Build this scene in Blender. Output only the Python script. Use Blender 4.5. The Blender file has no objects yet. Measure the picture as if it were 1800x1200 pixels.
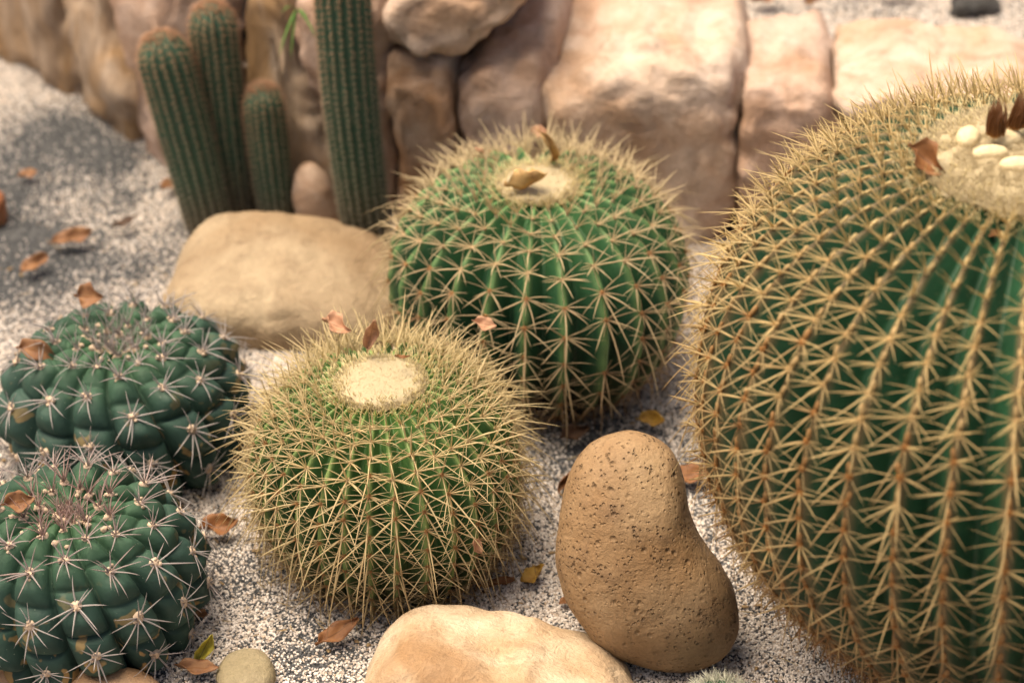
import bpy, math, random
import numpy as np
from mathutils import Vector, Matrix, noise as mnoise

# ------------------------------------------------------------------ camera, sky, sun, exposure
scene = bpy.context.scene
C = scene.collection
CAM = Vector((0.0, 0.0, 1.9))
cam_d = bpy.data.cameras.new('camera')
cam_d.lens = 80.0
cam_d.sensor_width = 36.0
cam_d.clip_start = 0.05
cam_d.clip_end = 500.0
cam_d.dof.use_dof = True
cam_d.dof.focus_distance = 2.80
cam_d.dof.aperture_fstop = 2.9
cam = bpy.data.objects.new('camera', cam_d)
cam.location = CAM
cam.rotation_euler = (math.radians(57.0), 0.0, 0.0)
C.objects.link(cam)
scene.camera = cam

SUN_EL, SUN_AZ = math.radians(71.0), math.radians(-70.0)      # azimuth from +Y towards +X
world = bpy.data.worlds.new('World')
scene.world = world
world.use_nodes = True
wn = world.node_tree
wn.nodes.clear()
sky = wn.nodes.new('ShaderNodeTexSky')
sky.sky_type = 'NISHITA'
sky.sun_disc = False
sky.sun_elevation = SUN_EL
sky.sun_rotation = SUN_AZ
sky.air_density = 0.7
sky.dust_density = 6.0
sky.ozone_density = 0.6
bg = wn.nodes.new('ShaderNodeBackground')
bg.inputs['Strength'].default_value = 0.095
wo = wn.nodes.new('ShaderNodeOutputWorld')
wn.links.new(sky.outputs[0], bg.inputs[0])
wn.links.new(bg.outputs[0], wo.inputs[0])

sun_d = bpy.data.lights.new('sun', 'SUN')
sun_d.energy = 3.0
sun_d.angle = math.radians(48.0)
sun_d.color = (1.0, 0.93, 0.83)
sun = bpy.data.objects.new('sun', sun_d)
sdir = Vector((math.sin(SUN_AZ) * math.cos(SUN_EL), math.cos(SUN_AZ) * math.cos(SUN_EL), math.sin(SUN_EL)))
sun.rotation_euler = sdir.to_track_quat('Z', 'Y').to_euler()
sun.location = (0, 0, 5)
C.objects.link(sun)

vs = scene.view_settings
vs.view_transform = 'Standard'
vs.look = 'None'
vs.gamma = 1.0
vs.exposure = 0.84
vs.use_curve_mapping = False
try:
    vs.use_white_balance = True
    vs.white_balance_temperature = 7500.0
    vs.white_balance_tint = 11.0
except Exception:
    pass
scene.cycles.use_adaptive_sampling = True
scene.cycles.adaptive_threshold = 0.03
scene.cycles.max_bounces = 5
scene.cycles.diffuse_bounces = 2
scene.cycles.glossy_bounces = 2

rng = np.random.default_rng(7)
random.seed(7)


# ------------------------------------------------------------------ materials
class NT:
    """small helper round a node tree"""
    def __init__(self, name):
        self.m = bpy.data.materials.new(name)
        self.m.use_nodes = True
        self.t = self.m.node_tree
        self.t.nodes.clear()
        self.out = self.t.nodes.new('ShaderNodeOutputMaterial')
        self.b = self.t.nodes.new('ShaderNodeBsdfPrincipled')
        self.t.links.new(self.b.outputs[0], self.out.inputs[0])

    def node(self, kind, **kw):
        n = self.t.nodes.new(kind)
        for k, v in kw.items():
            setattr(n, k, v)
        return n

    def put(self, sock, v):
        if isinstance(v, bpy.types.NodeSocket):
            self.t.links.new(v, sock)
        elif isinstance(v, (tuple, list)) and len(v) == 3 and sock.type == 'RGBA':
            sock.default_value = (*v, 1.0)
        else:
            sock.default_value = v

    def coord(self, which='Object'):
        return self.node('ShaderNodeTexCoord').outputs[which]

    def world(self):
        return self.node('ShaderNodeNewGeometry').outputs['Position']

    def attr(self, name, typ='GEOMETRY'):
        n = self.node('ShaderNodeAttribute', attribute_name=name)
        n.attribute_type = typ
        return n.outputs['Fac']

    def noise(self, vec, scale, detail=3.0, rough=0.55, dist=0.0):
        n = self.node('ShaderNodeTexNoise')
        self.put(n.inputs['Vector'], vec)
        n.inputs['Scale'].default_value = scale
        n.inputs['Detail'].default_value = detail
        n.inputs['Roughness'].default_value = rough
        n.inputs['Distortion'].default_value = dist
        return n.outputs['Fac']

    def voro(self, vec, scale, feature='F1', out='Distance'):
        n = self.node('ShaderNodeTexVoronoi', feature=feature)
        self.put(n.inputs['Vector'], vec)
        n.inputs['Scale'].default_value = scale
        return n.outputs[out]

    def ramp(self, fac, stops):
        n = self.node('ShaderNodeValToRGB')
        self.put(n.inputs[0], fac)
        el = n.color_ramp.elements
        while len(el) < len(stops):
            el.new(0.5)
        for e, (p, c) in zip(el, stops):
            e.position = p
            e.color = (*c, 1.0) if isinstance(c, (tuple, list)) else (c, c, c, 1.0)
        return n.outputs[0]

    def mix(self, fac, a, b, mode='MIX'):
        n = self.node('ShaderNodeMix', data_type='RGBA', blend_type=mode)
        self.put(n.inputs[0], fac)
        self.put(n.inputs[6], a)
        self.put(n.inputs[7], b)
        return n.outputs[2]

    def math(self, op, a, b=0.5):
        n = self.node('ShaderNodeMath', operation=op)
        self.put(n.inputs[0], a)
        self.put(n.inputs[1], b)
        return n.outputs[0]

    def rand(self):
        return self.node('ShaderNodeObjectInfo').outputs['Random']

    def bump(self, height, strength, dist, prev=None):
        n = self.node('ShaderNodeBump')
        n.inputs['Strength'].default_value = strength
        n.inputs['Distance'].default_value = dist
        self.put(n.inputs['Height'], height)
        if prev is not None:
            self.put(n.inputs['Normal'], prev)
        return n.outputs[0]

    def done(self, color, rough=0.6, normal=None, spec=0.4, sss=0.0):
        self.put(self.b.inputs['Base Color'], color)
        self.put(self.b.inputs['Roughness'], rough)
        self.put(self.b.inputs['Specular IOR Level'], spec)
        if normal is not None:
            self.put(self.b.inputs['Normal'], normal)
        return self.m


def mat_rock(name, base, pale, stain, dark, scale=1.0, pits=0.0, stain_amt=0.5, rough=0.75, streak=False, relief=0.55):
    n = NT(name)
    v = n.coord('Object')
    if streak:
        mp = n.node('ShaderNodeMapping')
        n.put(mp.inputs['Vector'], v)
        mp.inputs['Scale'].default_value = (2.2, 2.2, 0.6)
        vv = mp.outputs[0]
    else:
        vv = v
    off = n.node('ShaderNodeVectorMath', operation='ADD')      # every stone gets its own pattern
    sc = n.node('ShaderNodeVectorMath', operation='SCALE')
    cmb = n.node('ShaderNodeCombineXYZ')
    r = n.rand()
    for i in range(3):
        n.put(cmb.inputs[i], r)
    n.put(sc.inputs[0], cmb.outputs[0])
    sc.inputs['Scale'].default_value = 37.0
    n.put(off.inputs[0], vv)
    n.put(off.inputs[1], sc.outputs[0])
    p = off.outputs[0]
    n1 = n.noise(p, 9 * scale, 5, 0.6, 0.6)
    n2 = n.noise(p, 26 * scale, 5, 0.65, 0.4)
    n3 = n.noise(p, 5 * scale, 3, 0.5, 0.9)
    c = n.mix(n.ramp(n1, [(0.38, 0.0), (0.62, 1.0)]), base, pale)
    c = n.mix(n.math('MULTIPLY', n.ramp(n3, [(0.46, 0.0), (0.66, 1.0)]), stain_amt), c, stain)
    c = n.mix(n.math('MULTIPLY', n.ramp(n2, [(0.52, 0.0), (0.74, 1.0)]), 0.55), c, dark)
    fine = n.noise(p, 220 * scale, 3, 0.7)
    c = n.mix(0.35, c, n.ramp(fine, [(0.3, 0.35), (0.7, 1.0)]), 'MULTIPLY')
    h = n.math('ADD', n2, n.math('MULTIPLY', fine, 0.25))
    nb = n.bump(h, relief, 0.012)
    if pits > 0:
        wv = n.node('ShaderNodeTexNoise')
        n.put(wv.inputs['Vector'], p)
        wv.inputs['Scale'].default_value = 45.0
        wm = n.node('ShaderNodeVectorMath', operation='MULTIPLY_ADD')
        n.put(wm.inputs[0], wv.outputs['Color'])
        wm.inputs[1].default_value = (0.007, 0.007, 0.007)
        n.put(wm.inputs[2], p)
        pw = wm.outputs[0]
        d = n.voro(pw, 55 * scale)
        d2 = n.voro(pw, 160 * scale)
        msk = n.ramp(n.noise(p, 14 * scale, 3), [(0.34, 0.0), (0.56, 1.0)])
        pit = n.math('MULTIPLY', n.ramp(d, [(0.06, 1.0), (0.24, 0.0)]), msk)
        pit2 = n.math('MULTIPLY', n.ramp(d2, [(0.12, 1.0), (0.34, 0.0)]), n.ramp(n2, [(0.42, 0.0), (0.6, 1.0)]))
        both = n.math('MAXIMUM', pit, n.math('MULTIPLY', pit2, 0.95))
        c = n.mix(n.math('MULTIPLY', both, pits * 0.38), c, tuple(x * 0.32 for x in dark))
        nb = n.bump(n.math('SUBTRACT', 1.0, both), pits, 0.004, nb)
    return n.done(c, rough, nb, 0.3)


def mat_barrel(name, flank, crest, old, fresh=None):
    n = NT(name)
    v = n.coord('Object')
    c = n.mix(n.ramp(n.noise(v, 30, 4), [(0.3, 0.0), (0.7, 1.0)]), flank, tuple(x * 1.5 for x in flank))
    if fresh:                                        # young growth near the crown is a lighter yellow green
        c = n.mix(n.ramp(n.attr('low'), [(0.12, 0.75), (0.55, 0.0)]), c, fresh)
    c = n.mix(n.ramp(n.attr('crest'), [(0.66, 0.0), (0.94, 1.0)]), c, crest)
    low = n.attr('low')
    lf = n.math('MULTIPLY', n.ramp(n.math('ADD', low, n.math('MULTIPLY', n.math('SUBTRACT', n.noise(v, 18, 4), 0.5), 0.5)), [(0.62, 0.0), (0.95, 1.0)]), 0.8)
    c = n.mix(lf, c, old)
    c = n.mix(n.ramp(n.noise(v, 160, 3, 0.7), [(0.62, 0.0), (0.78, 0.35)]), c, (0.30, 0.27, 0.16))
    nb = n.bump(n.noise(v, 120, 3), 0.25, 0.003)
    return n.done(c, n.ramp(n.noise(v, 40, 3), [(0.3, 0.46), (0.7, 0.64)]), nb, 0.35)


def mat_spine(name, base, mid, tip, old, vary=0.25):
    n = NT(name)
    t = n.attr('along')
    c = n.ramp(t, [(0.0, base), (0.20, mid), (0.72, mid), (1.0, tip)])
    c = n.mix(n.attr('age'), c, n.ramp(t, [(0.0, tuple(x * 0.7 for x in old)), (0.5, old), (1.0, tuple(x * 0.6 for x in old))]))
    c = n.mix(vary, c, n.ramp(n.rand(), [(0.0, 0.35), (1.0, 1.0)]), 'MULTIPLY')
    n.done(c, 0.5, None, 0.4)
    # thin horny spines let some light through
    tr = n.node('ShaderNodeBsdfTranslucent')
    n.put(tr.inputs['Color'], c)
    mx = n.node('ShaderNodeMixShader')
    mx.inputs[0].default_value = 0.36
    n.t.links.new(n.b.outputs[0], mx.inputs[1])
    n.t.links.new(tr.outputs[0], mx.inputs[2])
    n.t.links.new(mx.outputs[0], n.out.inputs[0])
    return n.m


def mat_plain(name, a, b, scale=40, rough=0.8, bump=0.3):
    n = NT(name)
    v = n.coord('Object')
    f = n.noise(v, scale, 4, 0.6)
    return n.done(n.mix(n.ramp(f, [(0.3, 0.0), (0.7, 1.0)]), a, b), rough, n.bump(f, bump, 0.003), 0.25)


def mat_tubercle(name):
    n = NT(name)
    v = n.coord('Object')
    c = n.mix(n.ramp(n.noise(v, 22, 4), [(0.3, 0.0), (0.7, 1.0)]), (0.020, 0.050, 0.040), (0.032, 0.076, 0.056))
    c = n.mix(n.ramp(n.attr('young'), [(0.35, 0.0), (1.0, 0.85)]), c, (0.048, 0.125, 0.048))
    # corky tan scabs and pale flecks
    sp = n.noise(v, 34, 2, 0.5, 0.3)
    scab = n.ramp(sp, [(0.605, 0.0), (0.64, 1.0)])
    low = n.ramp(n.attr('young'), [(0.0, 1.0), (0.5, 0.0)])
    c = n.mix(n.math('MULTIPLY', n.math('MULTIPLY', scab, low), 0.9), c, n.mix(n.noise(v, 120, 3), (0.28, 0.15, 0.05), (0.50, 0.33, 0.13)))
    fl = n.ramp(n.voro(v, 120), [(0.05, 1.0), (0.14, 0.0)])
    flm = n.math('MULTIPLY', fl, n.ramp(n.noise(v, 60, 2), [(0.52, 0.0), (0.60, 0.55)]))
    c = n.mix(flm, c, (0.34, 0.40, 0.30))
    nb = n.bump(n.noise(v, 150, 3), 0.22, 0.003)
    return n.done(c, n.ramp(n.noise(v, 50, 3), [(0.3, 0.58), (0.7, 0.78)]), nb, 0.3)


def mat_column(name, a, b):
    n = NT(name)
    v = n.coord('Object')
    c = n.mix(n.ramp(n.attr('crest'), [(0.45, 0.0), (1.0, 1.0)]), a, b)
    c = n.mix(n.ramp(n.attr('low'), [(0.68, 0.0), (0.92, 0.85)]), c, n.mix(n.noise(v, 60, 3), (0.10, 0.075, 0.05), (0.19, 0.14, 0.09)))
    c = n.mix(0.4, c, n.ramp(n.noise(v, 50, 3), [(0.3, 0.5), (0.7, 1.0)]), 'MULTIPLY')
    return n.done(c, 0.6, n.bump(n.noise(v, 120, 3), 0.2, 0.002), 0.3)


def mat_gravel():
    n = NT('gravel_grains')
    r = n.rand()
    dk = n.attr('dark', 'INSTANCER')
    pos = n.world()
    bright = n.ramp(r, [(0.0, (0.40, 0.33, 0.27)), (0.12, (0.72, 0.64, 0.57)), (0.5, (0.86, 0.80, 0.74)), (0.9, (0.80, 0.70, 0.61)), (1.0, (0.52, 0.38, 0.26))])
    k = n.math('FRACT', n.math('MULTIPLY', r, 57.31))
    isd = n.math('LESS_THAN', k, dk)
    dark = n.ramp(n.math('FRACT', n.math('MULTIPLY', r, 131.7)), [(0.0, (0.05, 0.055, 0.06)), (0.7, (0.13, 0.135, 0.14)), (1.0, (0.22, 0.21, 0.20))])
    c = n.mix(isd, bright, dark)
    c = n.mix(0.3, c, n.ramp(n.noise(pos, 500, 2), [(0.3, 0.5), (0.7, 1.0)]), 'MULTIPLY')
    return n.done(c, 0.7, None, 0.35)


def mat_ground():
    n = NT('grit_bed')
    p = n.world()
    cell = n.voro(p, 260, out='Color')
    sep = n.node('ShaderNodeSeparateColor')
    n.put(sep.inputs[0], cell)
    r = sep.outputs[0]
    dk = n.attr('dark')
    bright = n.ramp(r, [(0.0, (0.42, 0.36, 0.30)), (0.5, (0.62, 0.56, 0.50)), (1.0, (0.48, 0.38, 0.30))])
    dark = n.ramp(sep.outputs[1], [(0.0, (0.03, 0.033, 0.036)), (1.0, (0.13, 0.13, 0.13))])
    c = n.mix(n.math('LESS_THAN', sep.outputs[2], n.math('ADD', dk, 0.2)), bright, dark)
    h = n.voro(p, 260)
    return n.done(c, 0.85, n.bump(h, 1.0, 0.004), 0.2)


M = {
    'wall_pink': mat_rock('wall_stone_pink', (0.50, 0.33, 0.24), (0.66, 0.50, 0.41), (0.36, 0.19, 0.09), (0.19, 0.11, 0.065), 1.0, relief=0.9),
    'wall_tan': mat_rock('wall_stone_tan', (0.52, 0.35, 0.25), (0.70, 0.56, 0.46), (0.44, 0.24, 0.10), (0.22, 0.13, 0.07), 0.9, relief=0.9, stain_amt=0.4),
    'wall_brown': mat_rock('wall_stone_brown', (0.36, 0.25, 0.165), (0.55, 0.42, 0.31), (0.40, 0.22, 0.08), (0.09, 0.06, 0.04), 1.1, stain_amt=0.7, streak=True),
    'wall_orange': mat_rock('wall_stone_rust', (0.42, 0.25, 0.15), (0.62, 0.46, 0.35), (0.40, 0.18, 0.06), (0.15, 0.08, 0.045), 1.0, relief=0.9, stain_amt=0.75),
    'mortar': mat_plain('dark_mortar', (0.035, 0.03, 0.027), (0.09, 0.08, 0.07), 60, 0.95, 0.6),
    'boulder': mat_rock('boulder_ochre', (0.34, 0.25, 0.155), (0.44, 0.34, 0.22), (0.26, 0.16, 0.08), (0.15, 0.09, 0.05), 1.0, stain_amt=0.6, relief=0.8),
    'kidney': mat_rock('pitted_ochre_stone', (0.29, 0.178, 0.088), (0.38, 0.255, 0.14), (0.26, 0.14, 0.058), (0.17, 0.10, 0.055), 1.0, pits=1.0, stain_amt=0.5, rough=0.7, relief=0.45),
    'slab': mat_rock('pale_sandstone', (0.50, 0.35, 0.21), (0.66, 0.53, 0.38), (0.33, 0.18, 0.08), (0.25, 0.14, 0.07), 0.9, stain_amt=0.8, relief=0.8),
    'cobble': mat_rock('pink_cobble', (0.46, 0.27, 0.15), (0.55, 0.37, 0.24), (0.36, 0.20, 0.09), (0.25, 0.15, 0.08), 1.4, stain_amt=0.3),
    'olive_pebble': mat_rock('olive_pebble', (0.30, 0.25, 0.15), (0.38, 0.32, 0.21), (0.24, 0.17, 0.08), (0.18, 0.14, 0.08), 1.4, stain_amt=0.3),
    'terracotta': mat_rock('red_stone', (0.42, 0.16, 0.07), (0.48, 0.22, 0.11), (0.30, 0.10, 0.04), (0.20, 0.08, 0.04), 1.4, stain_amt=0.3),
    'dark_rock': mat_rock('dark_lava', (0.05, 0.05, 0.048), (0.11, 0.105, 0.10), (0.04, 0.035, 0.03), (0.02, 0.02, 0.02), 2.5, pits=0.8),
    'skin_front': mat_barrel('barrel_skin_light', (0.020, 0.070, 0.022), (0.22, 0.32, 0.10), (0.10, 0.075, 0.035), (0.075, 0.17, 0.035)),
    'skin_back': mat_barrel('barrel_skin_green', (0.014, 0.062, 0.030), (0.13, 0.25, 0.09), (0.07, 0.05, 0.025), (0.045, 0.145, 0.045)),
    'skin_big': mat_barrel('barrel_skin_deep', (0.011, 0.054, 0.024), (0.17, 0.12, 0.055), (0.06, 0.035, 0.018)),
    'spine_gold': mat_spine('golden_spines', (0.46, 0.19, 0.05), (0.84, 0.69, 0.39), (0.72, 0.52, 0.26), (0.42, 0.27, 0.13)),
    'spine_back': mat_spine('straw_spines', (0.50, 0.21, 0.06), (0.80, 0.65, 0.40), (0.64, 0.46, 0.25), (0.38, 0.21, 0.10)),
    'spine_big': mat_spine('amber_spines', (0.48, 0.18, 0.03), (0.80, 0.62, 0.31), (0.50, 0.32, 0.15), (0.36, 0.18, 0.07)),
    'wool': mat_spine('crown_wool', (0.60, 0.48, 0.29), (0.66, 0.55, 0.35), (0.69, 0.59, 0.39), (0.6, 0.45, 0.2), 0.0),
    'young': mat_spine('young_spines', (0.74, 0.56, 0.26), (0.84, 0.72, 0.42), (0.84, 0.70, 0.42), (0.6, 0.45, 0.2), 0.0),
    'spine_grey': mat_spine('grey_spines', (0.40, 0.32, 0.29), (0.54, 0.50, 0.48), (0.40, 0.35, 0.34), (0.58, 0.38, 0.34), 0.3),
    'areole_pale': mat_plain('areole_wool', (0.46, 0.33, 0.23), (0.66, 0.52, 0.39), 200, 0.95),
    'tubercle': mat_tubercle('tubercle_skin'),
    'column': mat_column('column_skin', (0.034, 0.084, 0.050), (0.135, 0.195, 0.115)),
    'bristle_orange': mat_spine('orange_bristles', (0.50, 0.24, 0.12), (0.60, 0.34, 0.20), (0.66, 0.46, 0.32), (0.44, 0.38, 0.27)),
    'bristle_white': mat_spine('white_bristles', (0.55, 0.58, 0.40), (0.72, 0.72, 0.58), (0.80, 0.78, 0.68), (0.6, 0.6, 0.5)),
    'fruit': mat_plain('woolly_fruit', (0.66, 0.52, 0.30), (0.80, 0.68, 0.44), 150, 0.95, 0.5),
    'tuft': mat_spine('dried_flower', (0.55, 0.26, 0.06), (0.24, 0.095, 0.03), (0.14, 0.055, 0.022), (0.1, 0.05, 0.02)),
    'grass': mat_plain('green_blade', (0.07, 0.20, 0.03), (0.14, 0.30, 0.07), 60, 0.5),
    'gravel': mat_gravel(),
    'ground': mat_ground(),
}


def mat_leaf(name, a, b, vein):
    n = NT(name)
    v = n.coord('Object')
    f = n.noise(v, 70, 4, 0.6)
    c = n.mix(n.ramp(f, [(0.35, 0.0), (0.65, 1.0)]), a, b)
    c = n.mix(n.ramp(n.attr('vein'), [(0.0, 1.0), (0.10, 0.0)]), c, vein)
    c = n.mix(n.ramp(n.noise(v, 160, 3), [(0.60, 0.0), (0.72, 0.6)]), c, tuple(x * 0.35 for x in b))
    n.done(c, 0.6, n.bump(f, 0.3, 0.002), 0.35)
    tr = n.node('ShaderNodeBsdfTranslucent')
    n.put(tr.inputs['Color'], c)
    mx = n.node('ShaderNodeMixShader')
    mx.inputs[0].default_value = 0.2
    n.t.links.new(n.b.outputs[0], mx.inputs[1])
    n.t.links.new(tr.outputs[0], mx.inputs[2])
    n.t.links.new(mx.outputs[0], n.out.inputs[0])
    return n.m


LEAF = {
    'brown': mat_leaf('leaf_brown', (0.30, 0.135, 0.05), (0.22, 0.09, 0.035), (0.16, 0.07, 0.03)),
    'orange': mat_leaf('leaf_orange', (0.34, 0.175, 0.08), (0.25, 0.115, 0.055), (0.25, 0.10, 0.03)),
    'pink': mat_leaf('leaf_pinkish', (0.62, 0.36, 0.23), (0.48, 0.25, 0.14), (0.36, 0.19, 0.10)),
    'yellow': mat_leaf('leaf_yellowish', (0.52, 0.32, 0.06), (0.36, 0.19, 0.04), (0.20, 0.10, 0.03)),
    'green': mat_leaf('leaf_yellow_green', (0.52, 0.44, 0.07), (0.40, 0.34, 0.05), (0.18, 0.12, 0.04)),
    'dark': mat_leaf('leaf_dark', (0.10, 0.05, 0.025), (0.06, 0.03, 0.018), (0.04, 0.02, 0.01)),
    'cream': mat_leaf('leaf_cream', (0.66, 0.45, 0.20), (0.52, 0.30, 0.12), (0.40, 0.20, 0.08)),
}


# ------------------------------------------------------------------ object helpers
def mesh(name, verts, faces, mat=None, smooth=True, attrs=None):
    me = bpy.data.meshes.new(name)
    me.from_pydata([tuple(v) for v in np.asarray(verts, dtype=float)], [], [tuple(map(int, f)) for f in faces])
    if attrs:
        for k, a in attrs.items():
            at = me.attributes.new(k, 'FLOAT', 'POINT')
            at.data.foreach_set('value', np.asarray(a, dtype=np.float32))
    if mat is not None:
        me.materials.append(mat)
    if smooth:
        me.polygons.foreach_set('use_smooth', [True] * len(me.polygons))
    me.update()
    return me


def obj(name, me, parent=None, matrix=None, kind=None):
    o = bpy.data.objects.new(name, me)
    C.objects.link(o)
    if parent is not None:
        o.parent = parent
    if matrix is not None:
        o.matrix_local = matrix
    if kind:
        o['kind'] = kind
    return o


def thing(name, label, cat, loc=(0, 0, 0), rot=(0, 0, 0), group=None):
    o = bpy.data.objects.new(name, None)
    o.empty_display_size = 0.05
    C.objects.link(o)
    o.location = loc
    o.rotation_euler = rot
    return tag(o, label, cat, group)


def tag(o, label, cat, group=None):
    o['label'] = label
    o['category'] = cat
    if group:
        o['group'] = group
    return o


def structure(o):
    o['kind'] = 'structure'
    return o


def fbm(p, octaves=4):
    return mnoise.fractal(Vector(p), 1.0, 2.0, octaves, noise_basis='PERLIN_ORIGINAL')


def ico(sub):
    import bmesh
    bm = bmesh.new()
    bmesh.ops.create_icosphere(bm, subdivisions=sub, radius=1.0)
    v = np.array([x.co[:] for x in bm.verts])
    f = [[x.index for x in q.verts] for q in bm.faces]
    bm.free()
    return v, f


ICO = {k: ico(k) for k in (1, 2, 3, 4, 5, 6)}


# ------------------------------------------------------------------ ground and upper bed
def ground_z(x, y):
    return 0.010 * mnoise.noise(Vector((x * 2.3, y * 2.3, 0.3))) + 0.004 * mnoise.noise(Vector((x * 7, y * 7, 4.1)))


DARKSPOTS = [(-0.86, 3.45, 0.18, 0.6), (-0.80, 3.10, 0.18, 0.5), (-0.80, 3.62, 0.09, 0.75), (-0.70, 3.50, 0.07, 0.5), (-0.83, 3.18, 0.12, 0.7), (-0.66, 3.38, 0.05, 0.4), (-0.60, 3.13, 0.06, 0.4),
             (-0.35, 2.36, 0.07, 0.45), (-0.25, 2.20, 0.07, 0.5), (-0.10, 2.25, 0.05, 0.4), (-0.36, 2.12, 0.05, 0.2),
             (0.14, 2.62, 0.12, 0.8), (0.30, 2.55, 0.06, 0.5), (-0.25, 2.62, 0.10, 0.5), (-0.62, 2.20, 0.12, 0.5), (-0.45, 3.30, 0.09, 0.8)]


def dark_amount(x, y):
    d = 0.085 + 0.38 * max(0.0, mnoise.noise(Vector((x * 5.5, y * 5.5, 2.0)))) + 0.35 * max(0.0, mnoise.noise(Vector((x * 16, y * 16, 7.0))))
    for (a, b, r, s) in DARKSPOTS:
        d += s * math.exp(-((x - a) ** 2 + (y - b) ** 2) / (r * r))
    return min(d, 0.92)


def sheet(name, x0, x1, y0, y1, step, zf):
    xs = np.arange(x0, x1 + step / 2, step)
    ys = np.arange(y0, y1 + step / 2, step)
    nx, ny = len(xs), len(ys)
    v = [(x, y, zf(x, y)) for y in ys for x in xs]
    f = [(j * nx + i, j * nx + i + 1, (j + 1) * nx + i + 1, (j + 1) * nx + i) for j in range(ny - 1) for i in range(nx - 1)]
    dk = [dark_amount(a[0], a[1]) for a in v]
    return v, f, dk


def build_ground():
    v, f, dk = sheet('ground', -2.0, 2.0, 1.2, 4.9, 0.04, ground_z)
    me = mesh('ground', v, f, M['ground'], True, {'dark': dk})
    structure(obj('ground', me))
    # the land goes on to the horizon around the planted bed
    R = 400.0
    ov = [(-2, 1.2), (2, 1.2), (2, 4.9), (-2, 4.9), (-R, -R), (R, -R), (R, R), (-R, R)]
    of = [(4, 5, 1, 0), (5, 6, 2, 1), (6, 7, 3, 2), (7, 4, 0, 3)]
    me = mesh('land', [(a, b, -0.004) for a, b in ov], of, M['ground'], False, {'dark': [0.3] * 8})
    structure(obj('land', me))


build_ground()


def upper_z(x, y):
    return 0.215 + 0.012 * mnoise.noise(Vector((x * 3, y * 3, 9.0)))


def build_upper_bed():
    v, f, dk = sheet('upper_bed', -0.60, 1.40, 3.42, 4.9, 0.04, upper_z)
    base = len(v)
    me = mesh('upper_bed', v, f, M['ground'], True, {'dark': dk})
    structure(obj('upper_bed', me))


build_upper_bed()


# ------------------------------------------------------------------ stones
def poly_radial(poly, n=180, smooth=7):
    """centroid and smoothed radius by angle of a star-shaped outline"""
    p = np.array(poly, float)
    a = 0.0
    cx = cy = 0.0
    for i in range(len(p)):
        x0, y0 = p[i]
        x1, y1 = p[(i + 1) % len(p)]
        k = x0 * y1 - x1 * y0
        a += k
        cx += (x0 + x1) * k
        cy += (y0 + y1) * k
    cx /= 3 * a
    cy /= 3 * a
    ang = np.linspace(-math.pi, math.pi, n, endpoint=False)
    rad = np.zeros(n)
    for i, t in enumerate(ang):
        dx, dy = math.cos(t), math.sin(t)
        best = 0.0
        for j in range(len(p)):
            ax, ay = p[j][0] - cx, p[j][1] - cy
            bx, by = p[(j + 1) % len(p)][0] - cx, p[(j + 1) % len(p)][1] - cy
            ex, ey = bx - ax, by - ay
            den = dx * ey - dy * ex
            if abs(den) < 1e-12:
                continue
            s = (ax * ey - ay * ex) / den
            u = (ax * dy - ay * dx) / den
            if s > 0 and -1e-9 <= u <= 1 + 1e-9:
                best = max(best, s)
        rad[i] = best
    k = np.ones(smooth) / smooth
    ext = np.concatenate([rad[-smooth:], rad, rad[:smooth]])
    rad = np.convolve(ext, k, 'same')[smooth:-smooth]
    return (cx, cy), ang, rad


def stone_mesh(name, poly, depth, mat, n=3.0, amp=0.012, freq=9.0, seed=0, sub=5, smooth=9, facet=0.0, taper=0.0):
    """a stone whose outline in x/z is poly and which is `depth` thick in y; rounded, uneven"""
    (cx, cz), ang, rad = poly_radial(poly, smooth=smooth)
    dv, f = ICO[sub]
    al = np.arctan2(dv[:, 2], dv[:, 0])
    sp = np.clip(np.abs(dv[:, 1]), 0, 1)
    cp = np.sqrt(np.clip(1 - sp * sp, 0, 1))
    rho = cp ** (2.0 / n)
    yy = np.sign(dv[:, 1]) * sp ** (2.0 / n)
    r = np.interp(al, np.concatenate([ang, [math.pi]]), np.concatenate([rad, [rad[0]]]))
    r = r * (1.0 - taper * (yy * 0.5 + 0.5))
    V = np.stack([cx + np.cos(al) * r * rho, yy * depth * 0.5, cz + np.sin(al) * r * rho], 1)
    cen = np.array([cx, 0, cz])
    out = []
    s = Vector((seed * 13.7, seed * 5.1, seed * 9.3))
    for p in V:
        q = Vector(p) * freq * 0.45 + s
        q2 = Vector(p) * freq + s
        d = p - cen
        L = np.linalg.norm(d) + 1e-9
        h = amp * 1.2 * mnoise.noise(q) + amp * 0.55 * fbm(q2, 4)
        if facet:
            h += facet * (mnoise.noise(Vector(p) * freq * 1.8 + s, noise_basis='VORONOI_F2F1') - 0.3)
        out.append(p + d / L * h)
    return mesh(name, np.array(out), f, mat, True)


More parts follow.
